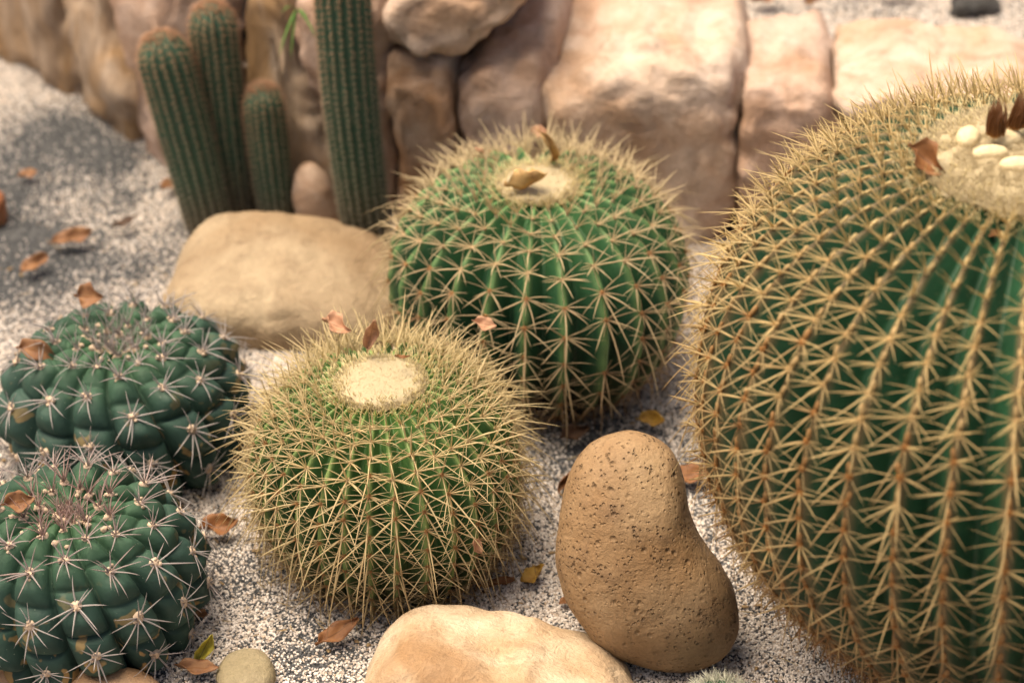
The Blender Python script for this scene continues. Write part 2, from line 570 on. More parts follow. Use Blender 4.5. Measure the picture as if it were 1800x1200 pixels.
WALL_SEG = {'A': ((-1.25, 4.25), (-0.62, 3.50)), 'B': ((-0.62, 3.50), (-0.19, 3.275)), 'C': ((-0.19, 3.275), (1.10, 3.12))}
WALL = [
    ('A', [(0.20, 0.16), (0.668, 0.30), (0.655, 0.086), (0.66, -0.04), (0.20, -0.04)], 0.34, 'wall_brown'),
    ('A', [(0.682, 0.30), (0.832, 0.33), (0.846, 0.196), (0.895, 0.09), (0.885, -0.04), (0.69, -0.04), (0.67, 0.087)], 0.34, 'wall_brown'),
    ('A', [(0.848, 0.36), (1.09, 0.404), (1.10, 0.30), (1.045, 0.20), (1.02, -0.04), (0.91, -0.04), (0.91, 0.10), (0.864, 0.192)], 0.34, 'wall_pink'),
    ('B', [(0.090, 0.378), (0.191, 0.398), (0.188, 0.286), (0.087, 0.232)], 0.30, 'wall_pink'),
    ('B', [(0.02, 0.200), (0.180, 0.262), (0.176, -0.03), (0.04, -0.04)], 0.32, 'wall_orange'),
    ('B', [(0.197, 0.389), (0.289, 0.408), (0.285, 0.256), (0.339, 0.144), (0.378, 0.047), (0.38, -0.04), (0.186, -0.04), (0.192, 0.193)], 0.32, 'wall_brown'),
    ('B', [(0.298, 0.37), (0.397, 0.43), (0.464, 0.424), (0.466, 0.206), (0.460, 0.00), (0.390, 0.00), (0.383, 0.125), (0.302, 0.255)], 0.32, 'wall_pink'),
    ('C', [(-0.022, 0.380), (0.005, 0.42), (0.235, 0.449), (0.200, 0.385), (0.112, 0.312), (0.046, 0.306), (-0.012, 0.326)], 0.40, 'wall_tan'),
    ('C', [(-0.010, 0.306), (0.087, 0.306), (0.091, 0.164), (0.092, -0.03), (-0.009, -0.03)], 0.34, 'wall_orange'),
    ('C', [(0.100, 0.270), (0.146, 0.325), (0.236, 0.335), (0.250, 0.306), (0.248, -0.03), (0.100, -0.03)], 0.42, 'wall_pink'),
    ('C', [(0.258, 0.267), (0.335, 0.308), (0.54, 0.318), (0.558, 0.244), (0.547, 0.111), (0.520, -0.04), (0.26, -0.04)], 0.42, 'wall_tan'),
    ('C', [(0.562, 0.275), (0.679, 0.292), (0.705, 0.254), (0.735, 0.185), (0.665, -0.04), (0.565, -0.04), (0.557, 0.111)], 0.34, 'wall_pink'),
    ('C', [(0.695, 0.270), (0.800, 0.292), (0.990, 0.290), (1.060, 0.235), (0.760, 0.195)], 0.34, 'wall_tan'),
    ('C', [(0.755, 0.180), (0.978, 0.215), (1.020, -0.04), (0.685, -0.04)], 0.32, 'wall_orange'),
    ('C', [(1.020, 0.300), (1.200, 0.310), (1.250, -0.04), (1.036, -0.04), (1.075, 0.220)], 0.34, 'wall_tan'),
]


def build_wall():
    root = thing('stone_wall', 'low garden wall of large pinkish tan boulders with dark joints behind the cacti', 'wall', (0.32, 3.3, 0))
    inv = Matrix.Translation((-0.32, -3.3, 0))
    for i, (sg, poly, depth, m) in enumerate(WALL):
        (x0, y0), (x1, y1) = WALL_SEG[sg]
        L = math.hypot(x1 - x0, y1 - y0)
        a = math.atan2(y1 - y0, x1 - x0)
        pc = np.mean(np.array(poly), 0)
        loc = [((u - pc[0]) * 1.13, (z - pc[1]) * 1.06) for u, z in poly]
        me = stone_mesh('stone', loc, depth, M[m], n=5.5, amp=0.026, freq=9.0, seed=i + 1, sub=5, smooth=4, facet=0.012)
        w = Matrix.Translation((x0 + math.cos(a) * pc[0] - math.sin(a) * depth * 0.46, y0 + math.sin(a) * pc[0] + math.cos(a) * depth * 0.46, pc[1])) @ Matrix.Rotation(a, 4, 'Z')
        obj('stone', me, root, inv @ w)
    # dark packing in the joints, set well back from the faces
    for sg, (u0, u1, top) in {'A': (0.1, 1.0, 0.25), 'B': (0.02, 0.48, 0.30), 'C': (0.0, 1.2, 0.20)}.items():
        (x0, y0), (x1, y1) = WALL_SEG[sg]
        a = math.atan2(y1 - y0, x1 - x0)
        nx, nz = 40, 14
        v, f = [], []
        for j in range(nz + 1):
            for i in range(nx + 1):
                u = u0 + (u1 - u0) * i / nx
                if j < 9:
                    z, d = -0.05 + (top + 0.05) * j / 8.0, 0.045
                else:
                    z, d = top, 0.045 + 0.26 * (j - 8) / 6.0
                k = 0.02 * mnoise.noise(Vector((u * 14, z * 14, d * 14)))
                v.append((u, d + k, z + k))
        for j in range(nz):
            for i in range(nx):
                f.append((j * (nx + 1) + i, j * (nx + 1) + i + 1, (j + 1) * (nx + 1) + i + 1, (j + 1) * (nx + 1) + i))
        me = mesh('mortar_packing', v, f, M['mortar'])
        obj('mortar_packing', me, root, inv @ Matrix.Translation((x0, y0, 0)) @ Matrix.Rotation(a, 4, 'Z'))


build_wall()


def boulder(name, label, poly, depth, mat, loc, rot, cat='stone', group=None, **kw):
    me = stone_mesh(name, poly, depth, M[mat], **kw)
    o = obj(name, me)
    o.location = loc
    o.rotation_euler = tuple(math.radians(a) for a in rot)
    return tag(o, label, cat, group)


# wide flat ochre boulder behind the green cacti
boulder('boulder', 'wide smooth ochre boulder lying between the column cacti and the green cactus',
        [(-0.185, -0.06), (-0.178, 0.030), (-0.150, 0.072), (-0.08, 0.088), (0.04, 0.086), (0.14, 0.070), (0.21, 0.030), (0.22, -0.06), (0.0, -0.08)],
        0.30, 'boulder', (-0.365, 3.035, 0.010), (4, 0, -9), n=4.0, amp=0.014, freq=7, seed=24, sub=5, smooth=7, facet=0.006)
# kidney-shaped pitted stone
boulder('boulder', 'kidney shaped pitted ochre stone standing before the largest barrel cactus',
        [(-0.078, 0.126), (-0.040, 0.158), (0.018, 0.158), (0.052, 0.122), (0.056, 0.075), (0.078, 0.025), (0.106, -0.025), (0.118, -0.070), (0.114, -0.115),
         (0.080, -0.145), (0.020, -0.148), (-0.050, -0.120), (-0.098, -0.055), (-0.108, 0.000), (-0.096, 0.070)],
        0.17, 'kidney', (0.162, 2.235, 0.130), (-27, 0, 3), n=2.3, amp=0.007, freq=9, seed=33, sub=6, smooth=11)
# pale slab at the lower edge
boulder('boulder', 'pale sandstone boulder with a rust brown end at the lower edge of the picture',
        [(-0.180, -0.04), (-0.170, 0.03), (-0.130, 0.075), (-0.06, 0.082), (0.04, 0.072), (0.10, 0.045), (0.125, 0.050), (0.165, 0.015), (0.185, -0.05), (0.0, -0.08)],
        0.24, 'slab', (-0.012, 2.105, 0.022), (-10, 0, -6), n=3.8, amp=0.014, freq=9, seed=45, sub=5, smooth=5, facet=0.004)
boulder('cobble', 'small pinkish tan cobble half buried under the lower green cactus, lower edge', [(-0.075, -0.02), (-0.06, 0.022), (0.0, 0.034), (0.055, 0.020), (0.08, -0.02)],
        0.09, 'cobble', (-0.492, 2.110, 0.010), (0, 0, -4), n=2.4, amp=0.005, freq=14, seed=51, sub=4)
boulder('cobble', 'pinkish cobble cut off by the lower left corner of the picture', [(-0.06, -0.02), (-0.05, 0.03), (0.0, 0.045), (0.03, 0.02), (0.05, -0.02)],
        0.09, 'cobble', (-0.645, 2.150, 0.012), (0, 0, 10), n=2.4, amp=0.005, freq=14, seed=52, sub=4)
boulder('pebble', 'flat olive grey pebble lying beside the yellow green leaf', [(-0.042, -0.01), (-0.03, 0.010), (0.0, 0.014), (0.03, 0.010), (0.040, -0.01)],
        0.085, 'olive_pebble', (-0.332, 2.150, 0.012), (0, 0, 8), n=2.3, amp=0.003, freq=20, seed=53, sub=4)
boulder('cobble', 'reddish brown rounded stone on the gravel at the left edge', [(-0.04, -0.02), (-0.04, 0.03), (0.0, 0.055), (0.035, 0.03), (0.035, -0.02)],
        0.07, 'terracotta', (-0.880, 3.30, 0.012), (0, 0, 0), n=2.3, amp=0.004, freq=14, seed=54, sub=4)
boulder('standing_stone', 'short rounded tan stone standing between two column cacti', [(-0.035, -0.02), (-0.034, 0.06), (-0.018, 0.105), (0.010, 0.112), (0.028, 0.08), (0.040, -0.02)],
        0.075, 'wall_orange', (-0.322, 3.285, 0.0), (-4, -8, 0), n=2.4, amp=0.004, freq=14, seed=55, sub=4)
boulder('lava_rock', 'rough dark grey rock on the gravel bed beyond the wall', [(-0.045, -0.015), (-0.04, 0.02), (-0.005, 0.032), (0.03, 0.022), (0.048, -0.015)],
        0.08, 'dark_rock', (0.800, 3.665, 0.225), (0, 0, 12), n=2.3, amp=0.018, freq=30, seed=56, sub=4)


# ------------------------------------------------------------------ spines
def spine(base, direction, bend, length, r0, flat=1.0, segs=5, sides=4, age=0.0):
    """one tapering curved spine: vertices, faces, position along it"""
    d = np.array(direction, float)
    d /= np.linalg.norm(d)
    b = np.array(bend, float)
    ref = np.array([0.0, 0.0, 1.0]) if abs(d[2]) < 0.9 else np.array([0.0, 1.0, 0.0])
    s = np.array([ref[1] * d[2] - ref[2] * d[1], ref[2] * d[0] - ref[0] * d[2], ref[0] * d[1] - ref[1] * d[0]])
    s /= math.sqrt(s @ s)
    u = np.array([d[1] * s[2] - d[2] * s[1], d[2] * s[0] - d[0] * s[2], d[0] * s[1] - d[1] * s[0]])
    v, t = [], []
    for i in range(segs):
        k = i / segs
        c = base + d * length * k + b * length * k * k
        r = r0 * (1.0 - k) ** 0.75 * (0.75 + 0.5 * min(1.0, k * 4)) + 0.00012
        for j in range(sides):
            a = 2 * math.pi * j / sides
            v.append(c + (s * math.cos(a) + u * math.sin(a) * flat) * r)
            t.append(k)
    v.append(base + d * length + b * length)
    t.append(1.0)
    f = []
    for i in range(segs - 1):
        for j in range(sides):
            f.append((i * sides + j, i * sides + (j + 1) % sides, (i + 1) * sides + (j + 1) % sides, (i + 1) * sides + j))
    tip = segs * sides
    for j in range(sides):
        f.append(((segs - 1) * sides + j, (segs - 1) * sides + (j + 1) % sides, tip))
    return v, f, t, [age] * len(v)


class Bag:
    def __init__(self):
        self.v, self.f, self.t, self.a, self.m = [], [], [], [], []

    def add(self, v, f, t, a, mi=0):
        o = len(self.v)
        self.v.extend(v)
        self.f.extend([tuple(i + o for i in q) for q in f])
        self.t.extend(t)
        self.a.extend(a)
        self.m.extend([mi] * len(f))

    def pale(self, lift):
        self.t = [lift + (1 - lift) * x * 0.8 for x in self.t]

    def mesh(self, name, mats):
        me = mesh(name, self.v, self.f, None, True, {'along': self.t, 'age': self.a})
        for m in mats:
            me.materials.append(m)
        if len(mats) > 1:
            me.polygons.foreach_set('material_index', self.m)
        return me


def areole(bag, r, h, t=0.05, age=0.0, mi=0, rg=None):
    v, f = ICO[1]
    vv = v * np.array([r, r * 1.25, h])
    vv = vv + (rg or rng).normal(0, r * 0.10, vv.shape) if rg is not False else vv
    bag.add(list(vv), f, [t] * len(vv), [age] * len(vv), mi)


def cluster_bag(kind, zone, rg):
    """local frame: x along the side, y up the rib towards the crown, z outwards"""
    B = Bag()
    o = np.zeros(3)
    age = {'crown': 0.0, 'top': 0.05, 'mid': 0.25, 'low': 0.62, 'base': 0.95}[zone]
    J = lambda s: rg.normal(0, s)
    if kind in ('front', 'back', 'big'):
        nr, lr, rr, lc, rc = {'front': (10, 0.038, 0.00050, 0.060, 0.00098), 'back': (10, 0.050, 0.00064, 0.064, 0.00108), 'big': (9, 0.047, 0.00052, 0.060, 0.00098)}[kind]
        if zone == 'crown':
            rr, rc = rr * 1.25, rc * 1.15
        elif zone == 'top':
            rr, rc = rr * 1.2, rc * 1.1
        areole(B, 0.0034 if kind != 'big' else 0.0044, 0.0024, 0.02 if zone != 'crown' else 0.3, age * 0.5, 0, rg)
        if kind == 'big':                              # felted tan pad running up the rib edge
            vv, ff = ICO[1]
            B.add(list(vv * np.array([0.0036, 0.0085, 0.0024]) + np.array([J(0.0006), 0.009, 0])), ff, [0.07] * len(vv), [0.15 + 0.4 * age] * len(vv))
        el = {'crown': 60, 'top': 34, 'mid': 17, 'low': 14, 'base': 12}[zone]
        # radials fan out sideways across the furrows, a few short ones up and down the rib
        fan = {'front': (26, 2, -24), 'back': (32, 6, -22), 'big': (24, -4, -34)}[kind]
        if zone == 'crown':
            fan = (24, -10)
        for sgn in (1, -1):
            for fa in fan:
                if rg.uniform() < 0.05:
                    continue
                a = math.radians(fa + J(6))
                e = math.radians(el + J(6))
                ln = lr * (1.08 - 0.35 * abs(fa) / 50.0 + J(0.11)) * (0.45 if rg.uniform() < 0.04 else 1.0)
                d = (sgn * math.cos(a) * math.cos(e), math.sin(a) * math.cos(e), math.sin(e))
                B.add(*spine(o, d, (0, -0.10 + J(0.05), -0.05 + J(0.05)), max(ln, 0.012), rr * (1 + J(0.12)), 0.7, 4, 4, min(1, max(0, age + J(0.16)))))
        for az in ((90,) if kind != 'big' else ()) + ((-72, -108) if rg.uniform() < 0.6 else (-90,)):
            a, e = math.radians(az + J(12)), math.radians(el + 6 + J(6))
            d = (math.cos(a) * math.cos(e), math.sin(a) * math.cos(e), math.sin(e))
            B.add(*spine(o, d, (J(0.05), 0, -0.05), lr * 0.62 * (1 + J(0.15)), rr * 0.85, 0.7, 4, 4, min(1, max(0, age + J(0.16)))))
        # centrals: a long one curving down, the others spreading
        if kind == 'front':
            specs = [(-90, 36, 1.25, -0.30), (-22, 34, 0.85, -0.16), (-158, 34, 0.85, -0.16), (90, 46, 0.80, -0.10)]
        elif kind == 'back':
            specs = [(-90, 34, 1.15, -0.26), (-35, 36, 0.80, -0.14), (-145, 36, 0.80, -0.14)]
        else:
            specs = [(-92, 32, 1.10, -0.10), (-150, 38, 0.80, -0.08), (40, 46, 0.70, -0.04)]
        if zone == 'crown':
            specs = specs[:3]
        for (az, e, L, bd) in specs:
            a = math.radians(az + J(9))
            e = math.radians(min(82, e + {'crown': 26, 'top': 14, 'mid': 0, 'low': -4, 'base': -8}[zone] + J(6)))
            d = (math.cos(a) * math.cos(e), math.sin(a) * math.cos(e), math.sin(e))
            B.add(*spine(o, d, (J(0.06), bd * (0.5 if zone in ('crown', 'top') else 1.0) + J(0.04), -0.06 + J(0.04)), lc * L * (1 + J(0.10)), rc * (1 + J(0.1)), 0.6, 6, 4, min(1, max(0, age + J(0.16)))))
    if zone in ('crown', 'top') and kind in ('front', 'back', 'big'):
        B.pale(0.19 if zone == 'crown' else 0.11)
    return B


def barrel_profile(R, H, base, dip, zc=0.48, n=260, low=0.5, e=0.80):
    """dense profile from crown to base, resampled by arc length: r, z, normal"""
    a = np.linspace(0.0, math.pi / 2, n)
    r1 = R * np.sin(a) ** e
    z1 = H * zc + H * (1 - zc) * np.cos(a) ** (e + 0.06)
    b = np.linspace(0, math.pi / 2, n)[1:]
    k = np.sin(b)
    r2 = R * (base + (1 - base) * np.clip(1 - k ** 2.1, 0, 1) ** low)
    z2 = H * zc * (1 - k)
    r = np.concatenate([r1, r2])
    z = np.concatenate([z1, z2])
    z = z - dip * np.exp(-(r / (0.30 * R)) ** 2)
    r[0] = 0.0
    s = np.concatenate([[0], np.cumsum(np.hypot(np.diff(r), np.diff(z)))])
    return s, r, z


class Barrel:
    def __init__(self, R, H, nrib, base=0.6, dip=0.02, rib=0.16, zc=0.48, seed=1, wob=0.05, swirl=0.0, low=0.5):
        self.R, self.H, self.nrib, self.rib = R, H, nrib, rib
        self.s, self.r, self.z = barrel_profile(R, H, base, dip, zc, low=low)
        self.L = self.s[-1]
        self.rg = np.random.default_rng(seed)
        w = 1 + self.rg.normal(0, 0.07, nrib)
        e = np.concatenate([[0], np.cumsum(w)]) / np.sum(w) * 2 * math.pi
        self.mid = (e[:-1] + e[1:]) / 2
        self.edge = e
        self.ph = self.rg.uniform(0, 2 * math.pi, 4)
        self.wob = wob
        self.swirl = swirl

    def twist(self, s):
        return self.wob * math.sin(self.ph[0] + s / self.L * 3.0) * (s / self.L) + self.swirl * s / self.L

    def rz(self, s):
        return np.interp(s, self.s, self.r), np.interp(s, self.s, self.z)

    def lump(self, th, s):
        return 1.0 + 0.020 * math.sin(2 * th + self.ph[1]) + 0.014 * math.sin(3 * th + self.ph[2] + 4 * s / self.L)

    def depth(self, r, s):
        pitch = 2 * math.pi * max(r, 1e-4) / self.nrib
        return min(self.rib * self.R, pitch * 0.85)

    def surf(self, th0, s, inward):
        r, z = self.rz(s)
        th = th0 + self.twist(s)
        d = self.depth(r, s) * inward
        e = max(0.0005, self.L * 0.004)
        ra, za = self.rz(max(0, s - e))
        rb, zb = self.rz(min(self.L, s + e))
        tr, tz = rb - ra, zb - za
        l = math.hypot(tr, tz) + 1e-9
        nr, nz = -tz / l, tr / l
        nr, nz = (nr, nz) if (nr >= 0 or nz > 0) else (-nr, -nz)
        k = self.lump(th, s)
        rr = max(0.0, r * k - nr * d)
        return (rr * math.cos(th), rr * math.sin(th), z - nz * d), th, (nr, nz), (tr / l, tz / l)

    def body(self, name, mat, per=10, rows=84, sp=0.03):
        v, f, cr, lo = [], [], [], []
        ss = self.L * (np.linspace(0.02, 1, rows) ** 1.0)
        cols = self.nrib * per
        for i, s in enumerate(ss):
            for k in range(self.nrib):
                for j in range(per):
                    q = j / per
                    th = self.edge[k] + (self.edge[k + 1] - self.edge[k]) * q
                    u = abs(2 * q - 1)                      # 0 on the crest, 1 in the furrow
                    inward = (u ** 1.25) if u > 0.16 else 0.4 * u
                    inward += 0.05 * (0.5 + 0.5 * math.cos(2 * math.pi * s / sp + k * 2.4)) * (1 - u)
                    p = self.surf(th, s, inward)[0]
                    v.append(p)
                    cr.append(1 - u)
                    lo.append(s / self.L)
        n = cols
        for i in range(rows - 1):
            for j in range(n):
                f.append((i * n + j, (i + 1) * n + j, (i + 1) * n + (j + 1) % n, i * n + (j + 1) % n))
        v.append((0, 0, self.rz(0.0)[1]))
        cr.append(0.5)
        lo.append(0.0)
        c = len(v) - 1
        for j in range(n):
            f.append((c, j, (j + 1) % n))
        return mesh(name, v, f, mat, True, {'crest': cr, 'low': lo})

    def areoles(self, start, space, top_ratio, jitter):
        out = []
        for k in range(self.nrib):
            s = start + space * top_ratio * self.rg.uniform(0, 1)
            if k % 2:
                s += space * top_ratio * 0.4
            while s < self.L * 0.975:
                p, th, (nr, nz), (tr, tz) = self.surf(self.mid[k] , s, 0.02)
                N = Vector((nr * math.cos(th), nr * math.sin(th), nz)).normalized()
                U = Vector((-tr * math.cos(th), -tr * math.sin(th), -tz))
                U = (U - N * U.dot(N)).normalized()
                S = U.cross(N)
                out.append((s / self.L, Vector(p), S, U, N, k))
                x = min(1.0, (s - start) / (0.38 * self.L))
                s += space * (top_ratio + (1 - top_ratio) * x ** 0.8) * self.rg.uniform(0.93, 1.07)
        return out


def frame(P, S, U, N, sc):
    m = Matrix(((S.x, U.x, N.x), (S.y, U.y, N.y), (S.z, U.z, N.z))).to_4x4()
    return Matrix.Translation(P) @ m @ Matrix.Diagonal((sc, sc, sc, 1))


CAM_ROT = Matrix.Rotation(math.radians(57.0), 3, 'X')


def shows(root, P, N):
    """how large an areole shows from where the photograph was taken (0 when turned away or out of frame)"""
    w = root.matrix_basis @ P
    n = (root.matrix_basis.to_3x3() @ N).normalized()
    d = CAM - w
    q = CAM_ROT.inverted() @ (w - CAM)
    x, y = q.x / -q.z, q.y / -q.z
    k = 1.0 if (abs(x) < 0.232 and abs(y) < 0.157) else 0.15
    return k * (n.dot(d.normalized()) + 0.35) / d.length


def set_clusters(root, items, bags, mats, part, rest, limit=300):
    """items: (show, zone, matrix). The largest as parts sharing mesh data, the rest as one joined part."""
    meshes = {z: [b.mesh(part, mats) for b in bb] for z, bb in bags.items()}
    items = sorted(items, key=lambda x: -x[0])
    for i, (s, z, mt) in enumerate(items[:limit]):
        obj(part, meshes[z][i % len(meshes[z])], root, mt)
    left = items[limit:]
    if left:
        V, F, T, A, MI, o = [], [], [], [], [], 0
        for i, (s, z, mt) in enumerate(left):
            b = bags[z][i % len(bags[z])]
            a = np.array(b.v)
            m = np.array(mt)
            V.append(a @ m[:3, :3].T + m[:3, 3])
            F.extend([tuple(k + o for k in q) for q in b.f])
            T.extend(b.t)
            A.extend(b.a)
            MI.extend(b.m)
            o += len(a)
        me = mesh(rest, np.concatenate(V), F, None, True, {'along': T, 'age': A})
        for m in mats:
            me.materials.append(m)
        if len(mats) > 1:
            me.polygons.foreach_set('material_index', MI)
        obj(rest, me, root, None, 'stuff')


def strands(n, rmax, zf, length, r0, rg, lean=0.6, upright=0.6, ring=0.0):
    B = Bag()
    for i in range(n):
        a = rg.uniform(0, 2 * math.pi)
        q = math.sqrt(rg.uniform(ring, 1.0)) * rmax
        p = np.array([q * math.cos(a), q * math.sin(a), zf(q)])
        d = np.array([math.cos(a) * lean * q / rmax + rg.normal(0, 0.35), math.sin(a) * lean * q / rmax + rg.normal(0, 0.35), upright + rg.uniform(0, 0.5)])
        B.add(*spine(p, d, (rg.normal(0, 0.15), rg.normal(0, 0.15), -0.12), length * rg.uniform(0.6, 1.25), r0, 1.0, 2, 3, 0.0))
    return B


def golden_barrel(kind, label, loc, tilt, R, H, nrib, skin, spn, start, space, top_ratio, base, dip, rib, zc, seed, crown_r, scale=1.0, spin=0.0, low=0.5, fluff=0.0034, lumpy=0.0003):
    root = thing('barrel_cactus', label, 'cactus', loc, (tilt[0], tilt[1], spin), 'golden barrel cacti')
    root.rotation_euler = (tilt[0], tilt[1], spin)
    root.matrix_basis = Matrix.Translation(loc) @ Matrix.Rotation(tilt[0], 4, 'X') @ Matrix.Rotation(tilt[1], 4, 'Y') @ Matrix.Rotation(spin, 4, 'Z')
    b = Barrel(R, H, nrib, base, dip, rib, zc, seed, low=low)
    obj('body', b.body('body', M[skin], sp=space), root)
    rg = np.random.default_rng(seed + 50)
    bags = {z: [cluster_bag(kind, z, rg) for _ in range(7)] for z in ('crown', 'top', 'mid', 'low', 'base')}
    items = []
    for (t, P, S, U, N, k) in b.areoles(start, space, top_ratio, 0.05):
        if t > 0.3 and rg.uniform() < 0.025:          # a few areoles have lost their spines
            continue
        tt = t + rg.normal(0, 0.04)
        cut = (0.22, 0.38, 0.54, 0.72) if kind == 'big' else (0.22, 0.40, 0.66, 0.85)  # largest barrel browns sooner: older spines, plus lower-half shade put into their colour
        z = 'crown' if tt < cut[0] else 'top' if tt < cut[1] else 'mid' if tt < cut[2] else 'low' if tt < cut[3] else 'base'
        sc = scale * (0.62 + 0.38 * min(1, t / 0.34)) * (1.0 - 0.12 * max(0, (t - 0.7) / 0.3)) * rg.uniform(0.9, 1.1)
        tw = Matrix.Rotation(rg.normal(0, 0.12), 4, 'Z')
        items.append((shows(root, P, N), z, frame(P - N * 0.001, S, U, N, sc) @ tw))
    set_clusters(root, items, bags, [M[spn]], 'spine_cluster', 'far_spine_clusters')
    # woolly crown: a felted cushion under short erect wool
    zt = lambda q: b.rz(q)[1]
    top = lambda q: float(np.interp(q, b.r[:260], b.z[:260])) + 0.006 * scale * (1 - (q / crown_r) ** 2) + 0.003
    nr, na = 10, 40
    v, f = [(0, 0, top(0))], []
    for i in range(1, nr + 1):
        for j in range(na):
            q = crown_r * i / nr * (1 + 0.06 * math.sin(j * 1.7) * (i / nr))
            a = 2 * math.pi * j / na
            v.append((q * math.cos(a), q * math.sin(a), top(min(q, crown_r)) + rg.normal(0, lumpy) - (0.006 if i == nr else 0)))
    f += [(0, 1 + j, 1 + (j + 1) % na) for j in range(na)]
    for i in range(nr - 1):
        for j in range(na):
            f.append((1 + i * na + j, 1 + (i + 1) * na + j, 1 + (i + 1) * na + (j + 1) % na, 1 + i * na + (j + 1) % na))
    obj('crown_cushion', mesh('crown_cushion', v, f, M['wool'], True, {'along': [0.6] * len(v), 'age': [0.0] * len(v)}), root)
    B = strands(int(12000 * min(1.8, (crown_r / 0.05) ** 2)), crown_r * 1.08, lambda q: top(min(q, crown_r)) - 0.002, fluff * scale, 0.00016 if fluff < 0.006 else 0.00024, rg, 0.5, 1.1)
    obj('crown_wool', B.mesh('crown_wool', [M['wool']]), root, None, 'stuff')
    # fine young spines standing in the wool and round its rim
    B = strands(int(700 * (crown_r / 0.05)), crown_r * 1.3, lambda q: top(min(q, crown_r)) - 0.004, 0.015 * scale, 0.0006, rg, 0.6, 0.9, 0.30)
    obj('young_spines', B.mesh('young_spines', [M['young']]), root, None, 'stuff')
    return root, b


front, fb = golden_barrel('front', 'sharp golden barrel cactus with a cream woolly crown, nearest of three, beside the kidney stone',
                          (-0.160, 2.420, -0.004), (0.02, -0.03), 0.182, 0.278, 33, 'skin_front', 'spine_gold', 0.068, 0.0275, 0.74, 0.62, 0.006, 0.15, 0.50, 3, 0.057)
back, bb = golden_barrel('back', 'golden barrel cactus with curled dry leaves on its crown, in front of the stone wall',
                         (0.043, 2.863, -0.004), (0.0, -0.02), 0.224, 0.322, 24, 'skin_back', 'spine_back', 0.066, 0.0425, 0.62, 0.55, 0.012, 0.23, 0.52, 11, 0.056, low=0.6)
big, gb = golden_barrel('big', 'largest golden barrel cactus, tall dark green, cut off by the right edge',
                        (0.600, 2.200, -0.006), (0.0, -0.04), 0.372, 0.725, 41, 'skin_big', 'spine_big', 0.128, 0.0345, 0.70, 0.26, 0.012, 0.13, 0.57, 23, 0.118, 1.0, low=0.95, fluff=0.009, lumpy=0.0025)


# fruits and dried flowers in the crown of the largest barrel
def crown_extras():
    inv = big.matrix_basis.inverted()
    rg = np.random.default_rng(5)
    for (x, y, a, l, w) in ((0.505, 2.236, 1.2, 0.019, 0.013), (0.523, 2.200, 0.1, 0.020, 0.0105), (0.549, 2.172, -0.1, 0.021, 0.0115), (0.549, 2.232, 0.6, 0.017, 0.012), (0.580, 2.238, 0.9, 0.017, 0.012)):
        v, f = ICO[3]
        V = v * np.array([l, w, w * 0.9])
        V = np.array([p * (1 + 0.05 * mnoise.noise(Vector(p * 130))) for p in V])
        p = inv @ Vector((x, y, 0.7165))
        obj('fruit', mesh('fruit', V, f, M['fruit']), big, Matrix.Translation(p) @ Matrix.Rotation(a, 4, 'Z'))
    for (x, y, lx) in ((0.531, 2.222, 0.10), (0.556, 2.240, 0.42)):
        B = Bag()
        for i in range(150):
            a = rg.uniform(0, 2 * math.pi)
            q = math.sqrt(rg.uniform(0, 1))
            p = np.array([q * 0.010 * math.cos(a), q * 0.010 * math.sin(a), 0])
            d = np.array([q * 0.16 * math.cos(a) + lx, q * 0.16 * math.sin(a) + 0.15, 1.0])
            B.add(*spine(p, d, (-d[0] * 0.35 - math.cos(a) * 0.16, -math.sin(a) * 0.16, 0.1), 0.036 * rg.uniform(0.55, 1.15), 0.0010, 0.6, 3, 3, 0.0))
        obj('dried_flower', B.mesh('dried_flower', [M['tuft']]), big, Matrix.Translation(inv @ Vector((x, y, 0.728))))


crown_extras()


